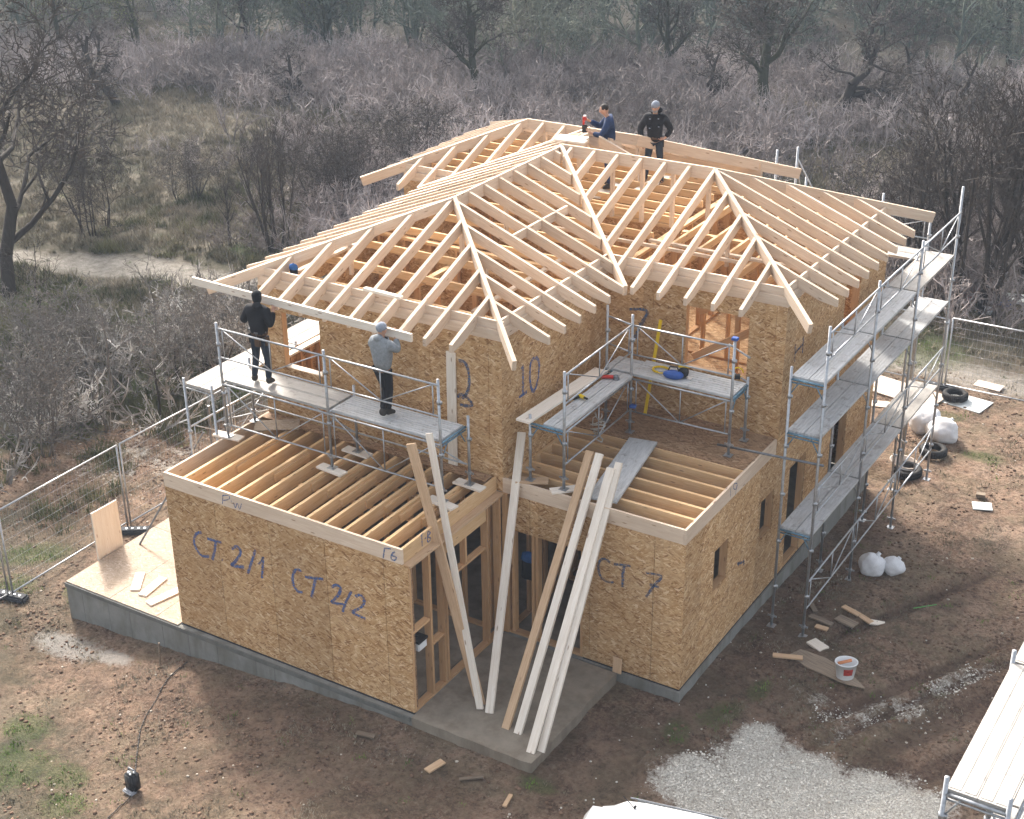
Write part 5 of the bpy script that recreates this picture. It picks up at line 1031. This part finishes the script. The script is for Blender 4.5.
# ------------------------------------------------------------------ parked car (only its roof edge shows)
def car(x, y, rz):
    r = empty('parked_car', onground(x, y, 0), rz, label='white parked car of which only the roof shows at the lower picture edge', cat='car')
    bm = bmesh.new(); n = 13; prof = [(-2.0, .45, .55), (-2.02, .75, .8), (-1.9, .95, .82), (-1.2, 1.0, .83), (-.6, 1.02, .84), (.2, 1.02, .84), (1.0, .98, .83), (1.6, .9, .8), (1.98, .72, .74), (2.05, .45, .6)]
    rings = []
    for px, zt, hw_ in prof:
        rings.append([bm.verts.new((px, sy * hw_ * k, z)) for sy, k, z in ((-1, .96, .25), (-1, 1, .5), (-1, .98, zt - .08), (-1, .88, zt), (1, .88, zt), (1, .98, zt - .08), (1, 1, .5), (1, .96, .25))])
    for a, b in zip(rings[:-1], rings[1:]):
        for i in range(8): bm.faces.new((a[i], a[(i + 1) % 8], b[(i + 1) % 8], b[i]))
    bm.faces.new(rings[0]); bm.faces.new(rings[-1][::-1]); finish('body', bm, CARPAINT, r, True)
    bm = bmesh.new(); rings = []
    for px, zt, hw_ in ((-1.75, .98, .72), (-1.5, 1.2, .66), (-1.3, 1.38, .60), (-1.0, 1.43, .585), (-.2, 1.45, .59), (.35, 1.42, .585), (.6, 1.36, .60), (1.0, 1.12, .68), (1.2, .98, .74)):
        rings.append([bm.verts.new((px, sy * w_, z)) for sy, w_, z in ((-1, .76, .95), (-1, hw_ + .03, max(.96, zt - .1)), (-1, hw_ - .06, zt - .02), (-1, hw_ * .5, zt + .012), (1, hw_ * .5, zt + .012), (1, hw_ - .06, zt - .02), (1, hw_ + .03, max(.96, zt - .1)), (1, .76, .95))])
    for a, b in zip(rings[:-1], rings[1:]):
        for i in range(7): bm.faces.new((a[i], a[i + 1], b[i + 1], b[i]))
    bm.faces.new(rings[0]); bm.faces.new(rings[-1][::-1]); finish('roof', bm, CARPAINT, r, True)
    bm = bmesh.new(); box(bm, -1.2, -.77, .99, .55, .77, 1.25); finish('side_window', bm, CARGLASS, r)
    bm = bmesh.new(); vs = [bm.verts.new(p) for p in ((1.21, -.66, 1.0), (1.21, .66, 1.0), (.68, .56, 1.35), (.68, -.56, 1.35))]; bm.faces.new(vs); o = finish('windscreen', bm, CARGLASS, r); md = o.modifiers.new('t', 'SOLIDIFY'); md.thickness = .02; md.offset = 1
    for sy in (-1, 1): bm = bmesh.new(); tube(bm, (-1.25, sy * .5, 1.47), (.3, sy * .51, 1.475), .012, 6); finish('roof_rail', bm, GALV_DARK, r)
    bm = bmesh.new(); tube(bm, (-1.15, .35, 1.42), (-1.32, .35, 1.6), .006, 6); tube(bm, (-1.15, .35, 1.42), (-1.13, .35, 1.46), .02, 6); finish('aerial', bm, BLACK, r)
    for x_ in (-1.3, 1.3):
        for sy in (-1, 1):
            bm = bmesh.new(); tube(bm, (x_, sy * .68, .3), (x_, sy * .86, .3), .3, 24); wh = finish('wheel', bm, RUBBER, r, True); bm = bmesh.new(); tube(bm, (x_, sy * .85, .3), (x_, sy * .868, .3), .19, 18); finish('rim', bm, GALV, wh, True)
    for sy in (-1, 1): bm = bmesh.new(); ell(bm, (1.9, sy * .6, .62), (.12, .17, .08)); finish('headlight', bm, GALV, r, True)
car(11.60, -1.46, .2)
# ------------------------------------------------------------------ vegetation
def tubes(segs, sides):
    if not len(segs): return np.zeros((0, 3)), np.zeros((0, 4), int)
    S = np.array(segs); p0, p1, r0, r1 = S[:, 0:3], S[:, 3:6], S[:, 6], S[:, 7]
    d = p1 - p0; L = np.linalg.norm(d, axis=1, keepdims=True) + 1e-9; d = d / L
    a = np.where(np.abs(d[:, 2:3]) < .9, np.array([[0, 0, 1.]]), np.array([[1., 0, 0]]))
    u = np.cross(d, a); u /= np.linalg.norm(u, axis=1, keepdims=True); v = np.cross(d, u)
    if sides == 2:
        th = NP.random(len(S)) * np.pi; w_ = u * np.cos(th)[:, None] + v * np.sin(th)[:, None]
        V = np.stack([p0 - w_ * r0[:, None], p0 + w_ * r0[:, None], p1 + w_ * r1[:, None], p1 - w_ * r1[:, None]], 1).reshape(-1, 3)
        return V, np.arange(len(V)).reshape(-1, 4)
    ang = np.arange(sides) * 2 * np.pi / sides
    ring = lambda p, r: p[:, None] + (u[:, None] * np.cos(ang)[None, :, None] + v[:, None] * np.sin(ang)[None, :, None]) * r[:, None, None]
    V = np.concatenate([ring(p0, r0), ring(p1, r1)], 1); n = len(S); base = (np.arange(n) * 2 * sides)[:, None]
    F = np.concatenate([base[:, :, None] + np.array([[i, (i + 1) % sides, sides + (i + 1) % sides, sides + i]])[None] for i in range(sides)], 1)
    return V.reshape(-1, 3), F.reshape(-1, 4)
def grow_tree(seed, H=6.0, spread=.9, trunk_r=.16, n_main=7, first=.25, levels=4, up=.25, wig=.25, stems=1, lean=0.0, kids=(7, 6, 5, 4), ang=(.6, 1.1), twig_r=.010):
    R = np.random.default_rng(seed); thick = []; thin = []
    def perp(d):
        a = R.normal(size=3); a -= d * a.dot(d); return a / (np.linalg.norm(a) + 1e-9)
    def branch(p, d, L, r, lv):
        n = max(2, int(6 - lv)); pts = [p]; dirs = [d]; rr = [r]
        for i in range(n):
            d = d + R.normal(size=3) * wig * (.6 + .3 * lv) + np.array([0, 0, up * (.5 if lv == 0 else .35)]); d /= np.linalg.norm(d)
            q = pts[-1] + d * L / n; r2 = max(r * (1 - (i + 1) / n * (.75 if lv < 3 else .6)), twig_r * .6)
            (thick if rr[-1] > .028 else thin).append((*pts[-1], *q, rr[-1], r2)); pts.append(q); dirs.append(d); rr.append(r2)
        if lv >= levels: return
        nk = kids[min(lv, len(kids) - 1)]
        for k in range(nk):
            t = (first if lv == 0 else .2) + (1 - (first if lv == 0 else .2)) * (k + R.random()) / nk
            i = min(n - 1, int(t * n)); f = t * n - i; q = pts[i] * (1 - f) + pts[i + 1] * f
            a = R.uniform(*ang); nd = dirs[i] * math.cos(a) + perp(dirs[i]) * math.sin(a)
            if lv == 0: nd = nd * np.array([spread, spread, 1]); nd[2] = abs(nd[2]) * .8 + .1
            nd /= np.linalg.norm(nd)
            Lk = L * R.uniform(.42, .72) * (1.05 - .55 * t if lv == 0 else 1 - .3 * t); branch(q, nd, Lk, max(rr[i] * R.uniform(.4, .62), twig_r), lv + 1)
    for s in range(stems):
        a = R.random() * 6.28; o = np.array([math.cos(a), math.sin(a), 0]) * (.06 * stems if stems > 1 else 0); d = np.array([math.cos(a) * (.28 if stems > 1 else lean), math.sin(a) * (.28 if stems > 1 else lean), 1.]); d /= np.linalg.norm(d)
        branch(np.array([0, 0, -.15]) + o, d, H * R.uniform(.78, .95), trunk_r * (1 if stems == 1 else R.uniform(.45, .75)), 0)
    return thick, thin
def clean(segs, H): return segs
def leaf_tris(thin, n, size, seed):
    R = np.random.default_rng(seed); S = np.array(thin); k = R.integers(0, len(S), n); t = R.random(n)[:, None]; p = S[k, 0:3] * (1 - t) + S[k, 3:6] * t
    a = R.normal(size=(n, 3)); a /= np.linalg.norm(a, axis=1, keepdims=True); b = np.cross(a, R.normal(size=(n, 3))); b /= np.linalg.norm(b, axis=1, keepdims=True)
    s = size * R.uniform(.6, 1.4, (n, 1)); V = np.stack([p, p + a * s + b * s * .4, p + a * s * 1.6, p + a * s - b * s * .4], 1).reshape(-1, 3)
    return V, np.arange(len(V)).reshape(-1, 4)
KINDS_ = {}
def proto(key, **k):
    leaves = k.pop('leaves', 0); th, tn = grow_tree(**k); Vt, Ft = tubes(th, 6); Vn, Fn = tubes(tn, 2)
    lv = leaf_tris(tn, leaves, .045, k['seed']) if leaves else None
    KINDS_[key] = dict(trunk=(Vt, Ft), crown=(Vn, Fn), leaves=lv, mesh={})
proto('old', seed=3, H=6.8, spread=1.35, trunk_r=.15, first=.2, kids=(11, 8, 7, 5), twig_r=.013, wig=.22, up=.2, lean=.25)
proto('round', seed=8, H=5.2, spread=1.25, trunk_r=.23, first=.22, kids=(11, 8, 6, 5), twig_r=.016, wig=.2, up=.22)
proto('multi', seed=14, H=5.2, spread=.7, trunk_r=.13, stems=7, first=.3, kids=(7, 5, 4, 3), wig=.10, up=.35, ang=(.35, .8))
proto('gnarly', seed=21, H=4.0, spread=1.5, trunk_r=.22, first=.25, kids=(8, 7, 6, 4), twig_r=.014, wig=.36, up=.12, lean=.4)
proto('upright', seed=33, H=5.6, spread=.8, trunk_r=.13, first=.25, kids=(12, 6, 5, 4), wig=.12, up=.3, ang=(.45, .9))
proto('sapling', seed=41, H=3.0, spread=.9, trunk_r=.055, first=.3, kids=(8, 5, 4), levels=3, wig=.2, up=.25, twig_r=.007)
proto('olive', seed=52, H=5.2, spread=1.2, trunk_r=.15, first=.2, kids=(9, 7, 6, 5), wig=.2, up=.2, leaves=2200)
proto('bushy', seed=61, H=3.4, spread=1.2, trunk_r=.07, stems=9, first=.15, kids=(7, 5, 4, 3), wig=.2, up=.22)
proto('bushy_small', seed=67, H=2.0, spread=1.4, trunk_r=.035, stems=9, first=.1, kids=(7, 5, 4), levels=3, wig=.28, up=.15, twig_r=.008)
tree_n = 0
def tree(kind, x, y, h, label, grp, rz=None, bark_=BARK, twig_=None, cat='tree', name='bare_tree', wide=1.0):
    K = KINDS_[kind]; r = empty(name, (x, y, gz(x, y) - .05), rz if rz is not None else RNG.random() * 6.28, label=label, cat=cat, group=grp)
    hh = max(K['crown'][0][:, 2].max(), .5); s = h / hh; r.scale = (s * wide, s * wide, s)
    for part, mat in (('trunk', bark_), ('crown', twig_ or TWIG)):
        key = (part, mat.name)
        if key not in K['mesh']:
            V_, F_q = K[part]
            if not len(V_): continue
            o = np_mesh(part, V_, F_q, mat, r); K['mesh'][key] = o.data
        else: link(part, K['mesh'][key], None, r)
    if K['leaves']:
        if 'lv' not in K['mesh']: o = np_mesh('leaves', *K['leaves'], LEAFY, r); K['mesh']['lv'] = o.data
        else: link('leaves', K['mesh']['lv'], None, r)
    return r
TG = 'bare trees around the building site'
TREES = [
 ('old', -18.1, 11.5, 11.8, 'big dark bare tree with a leaning trunk at the left picture edge beside the track', 2.0, 1.0),
 ('sapling', -15.3, 10.2, 3.1, 'thin bare sapling standing before the big dark tree by the track', 0, 1.0),
 ('bushy', -20.2, 17.2, 3.9, 'bare shrubby tree just behind the pale track on the far left', 1, .8),
 ('upright', -15.4, 18.7, 2.9, 'small slim bare tree on the field edge behind the track', 2, .8),
 ('multi', -13.5, 19.0, 5.0, 'dark multi stemmed bare tree rising left of the roof', 3, .9),
 ('bushy', -13.8, 22.5, 3.6, 'bare spreading bush tree behind the roof tip of the rear wing', 1.3, .9),
 ('bushy', -20.0, 21.6, 2.3, 'low bare branching shrub in the middle of the dry field', 4, 1.2),
 ('gnarly', -31.5, 29.6, 4.6, 'dark leaning tree at the far edge of the dry field', 1.0, 1.0),
 ('gnarly', -34.5, 30.6, 3.8, 'dark twin stemmed tree left of the dark leaning tree', 3.0, .8),
 ('gnarly', -24.2, 34.4, 3.2, 'small gnarled tree standing out against the thicket above the roof', 0.4, 1.1),
 ('round', -18.4, 39.1, 6.6, 'dark conical bare tree standing above the ridge of the rear wing', 0.4, 1.0),
 ('round', -5.9, 42.2, 7.6, 'large round bare tree behind the bearded man', 5.0, 1.15),
 ('gnarly', -3.5, 44.7, 5.2, 'wide gnarled tree just right of the large round tree', 2.2, 1.2),
 ('old', -5.1, 51.7, 8.0, 'tall bare tree whose top leaves the picture above the gnarled tree', 0.2, .8),
 ('old', .3, 58.4, 8.5, 'tall dark tree at the upper right picture corner', 2.8, .9),
 ('gnarly', -1.6, 47.2, 3.6, 'first low gnarled tree right of the wide gnarled tree', 4.4, 1.1),
 ('gnarly', .9, 47.4, 3.5, 'second low gnarled tree right of the wide gnarled tree', 1.8, 1.0),
 ('gnarly', 3.6, 44.5, 3.4, 'low gnarled tree farthest right before the far wood', .6, 1.1),
 ('multi', 7.9, 24.8, 7.6, 'large dark multi stemmed tree right of the tall scaffold', 0.5, 1.1),
 ('multi', 9.9, 26.6, 7.2, 'multi stemmed tree at the right picture edge', 2.5, 1.3),
 ('multi', 6.1, 26.7, 5.0, 'multi stemmed tree hidden partly behind the scaffold top', 4.1, 1.2),
 ('upright', 8.9, 24.0, 4.2, 'slim tree standing among the rubbish beyond the fence', 1, .8),
 ('multi', 8.6, 29.5, 5.0, 'multi stemmed tree deep behind the right hand clump', 3.3, 1.3),
 ('bushy', 4.0, 29.0, 3.6, 'grey bush tree beyond the rear scaffold', 3.3, 1.2),
 ('gnarly', -8.8, 43.1, 3.6, 'small gnarled tree left of the large round tree', 1.6, 1.0),
 ('bushy', -9.3, 4.8, 3.3, 'pale thorny bush tree beside the fence panels at the left edge', 1.6, 1.0),
 ('sapling', -9.5, 7.4, 3.1, 'grey sapling rising from the thorns left of the white deck', 1.1, 1.1),
 ('bushy', -8.4, 9.6, 3.3, 'tangled grey bush beside the white scaffold deck', 3.9, 1.0),
 ('sapling', -10.6, 10.4, 3.3, 'grey sapling behind the tangled bush near the fascia end', 2.2, 1.1),
 ('sapling', -8.0, 7.6, 2.6, 'leaning dark sapling right behind the soil bank', 5.5, .9),
 ('bushy', -12.0, 8.2, 3.0, 'pale thorn bush between the track and the fence', .9, 1.1),
 ('bushy', -14.8, 24.5, 3.4, 'dark bush close behind the rear wing hip', 1.9, 1.1),
 ('bushy', -14.2, 27.5, 3.3, 'dark bush farther behind the rear wing hip', 2.9, 1.2),
 ('old', -32.7, 39.9, 6.8, 'tall hazy tree in the far wood above the left field', 2.9, .9),
 ('olive', -36.7, 36.3, 6.0, 'greenish hazy tree in the far wood with young leaves', 2.9, 1.0),
 ('olive', -41.2, 35.2, 6.2, 'greenish hazy tree at the upper left picture corner', .9, 1.1),
 ('olive', -29.1, 41.6, 6.0, 'greenish hazy tree left of the conical bare tree', 1.9, 1.0),
 ('old', -19.1, 49.5, 6.4, 'tall hazy tree behind the conical bare tree', 3.9, .9),
 ('round', -12.8, 46.0, 5.8, 'hazy tree above the navy dressed man', 2.9, 1.0)]
for k, x, y, h, l, rz, wd in TREES: tree(k, x, y, h, l, TG, rz, wide=wd, bark_=BARK_MOSS if k in ('round', 'olive') else (PALE_TWIG if x > -13 and -9 > x * 1 - 0 and y < 11 else BARK), twig_=PALE_TWIG if (x > -13.5 and x < -7.5 and y < 11) else None)
# masses nobody could count
def scatter_mesh(name, protos, P_, rz, scl, ki, mat, label=None, tri=False):
    Vs = []; Fs = []; off = 0
    for k, (V_, F_q) in enumerate(protos):
        sel = np.where(ki == k)[0]
        if not len(sel): continue
        c, s = np.cos(rz[sel]), np.sin(rz[sel]); sx = scl[sel][:, None]
        X = V_[None, :, 0] * c[:, None] - V_[None, :, 1] * s[:, None]; Y = V_[None, :, 0] * s[:, None] + V_[None, :, 1] * c[:, None]
        W_ = np.stack([X * sx + P_[sel, 0:1], Y * sx + P_[sel, 1:2], V_[None, :, 2] * sx + P_[sel, 2:3]], -1).reshape(-1, 3)
        F2 = (F_q[None] + (np.arange(len(sel)) * len(V_))[:, None, None]).reshape(-1, F_q.shape[1]) + off; off += len(W_); Vs.append(W_); Fs.append(F2)
    o = np_mesh(name, np.concatenate(Vs), np.concatenate(Fs), mat); tag(o, kind='stuff')
    if label: tag(o, label=label)
    return o
def bush_proto(seed, H, n_st, kids=(7, 5), wig=.2, tw=.009, spread=.5):
    R = np.random.default_rng(seed); seg = []
    for s in range(n_st):
        a = R.random() * 6.28; d = np.array([math.cos(a) * spread * R.random() * 1.6, math.sin(a) * spread * R.random() * 1.6, 1.]); d /= np.linalg.norm(d); p = np.array([math.cos(a), math.sin(a), 0]) * R.random() * .25 * H - np.array([0, 0, .05]); L = H * R.uniform(.5, 1.0); r = tw * 1.5
        pts = [p]
        for i in range(4):
            d = d + R.normal(size=3) * wig; d /= np.linalg.norm(d); q = pts[-1] + d * L / 4; seg.append((*pts[-1], *q, r * (1 - i * .16), r * (.84 - i * .16))); pts.append(q)
        for k in range(kids[0]):
            i = R.integers(1, 4); q = pts[i]; dd = d + R.normal(size=3) * .6; dd[2] = abs(dd[2]) * .7 + .15; dd /= np.linalg.norm(dd); Lk = L * R.uniform(.2, .42); q2 = q + dd * Lk * .5; dd2 = dd + R.normal(size=3) * .3; q3 = q2 + dd2 * Lk * .5
            seg.append((*q, *q2, tw, tw * .8)); seg.append((*q2, *q3, tw * .8, tw * .5))
            for m in range(kids[1]):
                t = R.random(); b = q * (1 - t) + q3 * t; e = dd + R.normal(size=3) * .7; e /= np.linalg.norm(e); seg.append((*b, *(b + e * Lk * R.uniform(.25, .5)), tw * .6, tw * .3))
    return tubes(seg, 2)
BP = [bush_proto(100 + i, 1.0, 7, (6, 3), .18, .0085, .45) for i in range(4)]
TP_ = [bush_proto(130 + i, 1.0, 6, (5, 3), .26, .0125, .75) for i in range(4)]
def cam_vis(P_, margin=60, zz=0.0):
    d = P_ - np.array(CAM); z = d @ np.array(_f); u = 512 + FPX * (d @ np.array(R2)) / z; v = 409.5 - FPX * (d @ np.array(U2)) / z
    return (z > 1) & (u > -margin * 3) & (u < 1024 + margin * 3) & (v < 819 + margin * 2) & (v > -margin * 5)
def cand(n, x0, x1, y0, y1, seed):
    R = np.random.default_rng(seed); x = R.uniform(x0, x1, n); y = R.uniform(y0, y1, n); z = ground_z(x, y); P_ = np.stack([x, y, z], 1); m = cam_vis(P_); return P_[m], R
def place(P_, dens, R): return P_[R.random(len(P_)) < dens]
inhouse = lambda P_: (P_[:, 0] > -3.6) & (P_[:, 0] < 12) & (P_[:, 1] > -1.5) & (P_[:, 1] < 17)
# thicket of grey brush: band behind the field and house, denser away from clearings
P_, R = cand(26000, -60, 14, 14, 62, 1)
x, y = P_[:, 0], P_[:, 1]
tx = fbm(x * .16, y * .16, 3)
band = sstep(0, 3.5, (y - (31.5 + .18 * (x + 20)))) * (1 - sstep(0, 4, (y - (46 + .42 * (x + 12)))))      # purple grey belt across
right = sstep(-14, -9, x) * sstep(22, 26, y - .25 * x) * (1 - sstep(0, 5, y - (46 + .42 * (x + 12))))
behind = blobs(x, y, [(-13.8, 25.5, 2.8, 5.0, 10), (-9.5, 22.5, 3.0, 3.0, 0), (-4, 23, 4, 3, 0), (2, 26, 5, 4, 0), (7.5, 27.5, 4, 4, 0), (-20, 28, 2.5, 1.5, 0), (10, 31, 5, 4, 0)])
dens = np.clip(np.maximum(np.maximum(band, right * .9), behind) * (.55 + 1.4 * (tx - .4)), 0, 1)
dens *= 1 - blobs(x, y, [(-.6, 32.5, 4.6, 4.6, 30), (1.0, 38.5, 3.2, 3.0, 0), (-3.0, 28, 2.6, 2.4, 0)]).clip(0, 1) * .93
Q = place(P_, dens * .5, R)
fieldd = sstep(10, 12, P_[:, 0] * 0 + 12) * (1 - band) * (1 - right) * sstep(17.5, 20, y - .1 * x) * sstep(.5, .66, tx)
Q2 = place(P_, np.clip(fieldd, 0, 1) * .35 * (x < -9), R)
def scat(name, Q, R, smin, smax, mat, label=None, PR=None):
    PR = PR or BP; n = len(Q); return scatter_mesh(name, PR, Q, R.random(n) * 6.28, R.uniform(smin, smax, n), R.integers(0, len(PR), n), mat, label)
scat('thicket_brush', Q, R, 1.1, 2.3, THICKET, 'grey leafless thicket covering the land behind the house'); scat('field_brush', Q2, R, .5, 1.2, THICKET, 'low grey brush dotted over the dry field')
# thorny brush between track and fence
P_, R = cand(9000, -22, -4, 0, 22, 2); x, y = P_[:, 0], P_[:, 1]
dd = blobs(x, y, [(-11.5, 5.5, 3.2, 2.2, 40), (-10.3, 9.5, 2.2, 2.8, 20), (-13.2, 9.8, 2.2, 1.0, 20), (-8.4, 9.8, 1.3, 2.6, 0), (-10.5, 13.4, 2.6, 1.2, 30), (-7.6, 12.5, 1.6, 3, 0), (-12.5, 2.5, 3.5, 1.5, 40), (-9.2, 3.2, .8, 1.0, 0)])
dd *= (.5 + 1.5 * (fbm(x * .5, y * .5, 2) - .35)); Q = place(P_, np.clip(dd, 0, 1) * .20 * (x < -5.6 - .18 * (y - 2)), R)
scat('thorn_brush', Q, R, .8, 1.9, THORN, 'tangled pale thorn brush between the track and the fence', TP_)
# far wood: small trees packed behind the thicket
FW = []
for sd, st, hh, kd in ((201, 1, 5.0, (8, 6, 5)), (202, 4, 4.2, (7, 5, 4)), (203, 1, 5.6, (9, 6, 5)), (204, 5, 3.6, (6, 5, 4))):
    th, tn = grow_tree(sd, H=hh, spread=1.1, trunk_r=.12, stems=st, first=.15, kids=kd, levels=3, wig=.2, up=.2, twig_r=.022)
    V1, F1 = tubes(th, 3); V2, F2 = tubes(tn, 2); FW.append((np.concatenate([V1, V2]), np.concatenate([F1, F2 + len(V1)])))
P_, R = cand(3800, -110, 30, 26, 130, 3); x, y = P_[:, 0], P_[:, 1]
edge = y - np.where(x < -12, 36 + .35 * (x + 30), 42.5 + .5 * (x + 12) + 4.0)
dn = sstep(-.5, 4, edge) * np.clip(.4 + 1.3 * (fbm(x * .09 + 3, y * .09, 3) - .3), .15, 1)
Q = place(P_, dn * .8, R); n = len(Q); 
leafy = fbm(Q[:, 0] * .05 + 9, Q[:, 1] * .05, 2) > .52
s_ = R.uniform(.75, 1.35, n); rz = R.random(n) * 6.28; ki = R.integers(0, 4, n)
scatter_mesh('woodland', FW, Q, rz, s_, ki, FARWOOD, 'hazy leafless wood filling the background')
lv = [leaf_tris(grow_tree(sd, H=4.6, spread=1.2, trunk_r=.1, first=.1, kids=(8, 6, 5), levels=3, wig=.2, up=.2)[1], 420, .11, sd) for sd in (301, 302)]
Ql = Q[leafy][: 420]; m = len(Ql)
scatter_mesh('woodland_leaves', lv, Ql, R.random(m) * 6.28, R.uniform(.8, 1.3, m), R.integers(0, 2, m), LEAFY, 'sparse olive young leaves in the hazy wood')
# grasses
def tuft(seed, n, h, w_, sp):
    R = np.random.default_rng(seed); V_ = []
    for i in range(n):
        a = R.random() * 6.28; b = R.random() * 6.28; p = np.array([math.cos(a), math.sin(a), 0]) * sp * R.random(); t = p + np.array([math.cos(b) * .6 * h, math.sin(b) * .6 * h, h * R.uniform(.5, 1)]) * R.uniform(.6, 1); s = np.array([-math.sin(b), math.cos(b), 0]) * w_
        V_ += [p - s, p + s, t]
    return np.array(V_), np.arange(3 * n).reshape(-1, 3)
DT = [tuft(i, 16, .34, .012, .16) for i in range(3)]; GT = [tuft(i + 9, 14, .06, .006, .13) for i in range(3)]
P_, R = cand(52000, -50, 14, 10, 46, 4); x, y = P_[:, 0], P_[:, 1]
soil = blobs(x, y, SOIL); rd = blobs(x, y, ROAD)
Q = place(P_, np.clip(1.1 - soil * 2 - rd * 2, 0, 1) * np.clip(.75 + 1.6 * (fbm(x * .4, y * .4, 2) - .4), 0, 1), R); Q = Q[~inhouse(Q)]
scat('dry_grass', Q, R, .6, 1.3, DRYGRASS, 'dry straw coloured grass over the field', DT)
P_, R = cand(60000, -20, 14, -6, 22, 6); x, y = P_[:, 0], P_[:, 1]
Q = place(P_, np.clip(blobs(x, y, GREEN) * 1.1 - .55 + 1.6 * (fbm(x * 3, y * 3, 3) - .47), 0, 1) * .8 + .01 * (blobs(x, y, GRAVEL) < .3), R); Q = Q[~((Q[:, 0] > -3.2) & (Q[:, 0] < 9.3) & (Q[:, 1] > -.2) & (Q[:, 1] < 14.5))]
P3_, R3 = cand(26000, -20, -4.8, 1, 24, 61); Q3 = place(P3_, np.clip((fbm(P3_[:, 0] * .8, P3_[:, 1] * .8, 3) - .40) * 3, 0, 1) * .6 * (blobs(P3_[:, 0], P3_[:, 1], ROAD) < .5) * (P3_[:, 0] < -5.6 - .15 * (P3_[:, 1] - 2)), R3)
scat('undergrowth', Q3, R3, .5, 1.5, OLIVE, 'olive undergrowth between the thorn bushes', DT)
scat('green_grass', Q, R, .7, 1.5, GRASS, 'short green grass patches on the soil', GT)
P_, R = cand(60000, -8, 17, -6, 24, 16); x, y = P_[:, 0], P_[:, 1]
Q = place(P_, np.clip((fbm(x * 1.3, y * 1.3, 3) - .46) * 5, 0, 1) * .9 * (blobs(x, y, GRAVEL) < .4), R); Q = Q[~((Q[:, 0] > -3.2) & (Q[:, 0] < 9.3) & (Q[:, 1] > -.2) & (Q[:, 1] < 14.5))]
ST = [tuft(i + 20, 9, .06, .007, .15) for i in range(3)]
scat('dead_weeds', Q, R, .6, 1.4, DRYGRASS, 'dead straw and weeds on the bare soil', ST)
# stones and clods
def stone(seed, flat=.6):
    bm = bmesh.new(); bmesh.ops.create_icosphere(bm, subdivisions=1, radius=1); R = random.Random(seed)
    for v in bm.verts: v.co *= R.uniform(.65, 1.25); v.co.z = v.co.z * flat + flat * .3
    V_ = np.array([v.co[:] for v in bm.verts]); F_q = np.array([[v.index for v in f.verts] for f in bm.faces]); bm.free(); return V_, F_q
SP_ = [stone(i) for i in range(4)]
GRAV = plain('crushed_stone', (.70, .67, .61, 1), .9, 0, 14, .4); CLOD = plain('clay_clods', (.16, .102, .070, 1), .95, 0, 2.5, .6); CHIP = plain('pale_chips', (.50, .44, .37, 1), .9, 0, 4, .2)
P_, R = cand(110000, 8.5, 16.5, -2, 7.5, 7); x, y = P_[:, 0], P_[:, 1]
gm = np.maximum(blobs(x, y, GRAVEL), .40 * blobs(x, y, STREAK)) + .5 * (fbm(x * 2.6, y * 2.6, 4) - .5); Q = place(P_, np.clip((gm - .30) * 1.5 + 1.6 * (fbm(x * 2.2, y * 2.2, 3) - .5), .004, 1) * .75, R)
n = len(Q); scatter_mesh('gravel', SP_, Q, R.random(n) * 6.28, (.007 + .018 * R.random(n) ** 2), R.integers(0, 4, n), GRAV, 'spread crushed white stone before the parked car')
P_, R = cand(90000, -9, 16.5, -6, 20, 8); x, y = P_[:, 0], P_[:, 1]; out = ~((x > -3.2) & (x < 9.3) & (y > -.25) & (y < 14.5))
Q = P_[out & (blobs(x, y, GRAVEL) < .35) & (R.random(len(P_)) < np.clip(.2 + 1.6 * (fbm(x * 1.1, y * 1.1, 3) - .4), 0, 1) * .8)]; n = len(Q)
scatter_mesh('soil_clods', SP_, Q, R.random(n) * 6.28, .010 + .038 * R.random(n) ** 2.5, R.integers(0, 4, n), CLOD, 'small clods over the bare soil')
P_, R = cand(9000, -12, 16.5, -6, 24, 9); x, y = P_[:, 0], P_[:, 1]; out = ~((x > -3.2) & (x < 9.3) & (y > -.25) & (y < 14.5))
Q = P_[out & (R.random(len(P_)) < .06 + .22 * (fbm(x * .6, y * .6) > .5) + .6 * blobs(x, y, [(-6.3, 6, 2.5, 3, 0)]))]; n = len(Q)
scatter_mesh('stone_chips', SP_, Q, R.random(n) * 6.28, .008 + .03 * R.random(n) ** 2, R.integers(0, 4, n), CHIP, 'scattered pale stone chips on the soil')
# haze
bm = bmesh.new(); box(bm, -150, -30, -4, 60, 170, 17.5)
hz = finish('haze', bm, None); tag(hz, kind='stuff')
hm = bpy.data.materials.new('haze_air'); hm.use_nodes = True; t = hm.node_tree; t.nodes.clear(); pv = t.nodes.new('ShaderNodeVolumePrincipled'); pv.inputs['Density'].default_value = HAZE; pv.inputs['Color'].default_value = (.66, .80, 1.0, 1); pv.inputs['Anisotropy'].default_value = 0.0
mo = t.nodes.new('ShaderNodeOutputMaterial'); t.links.new(pv.outputs[0], mo.inputs['Volume']); hz.data.materials.append(hm)
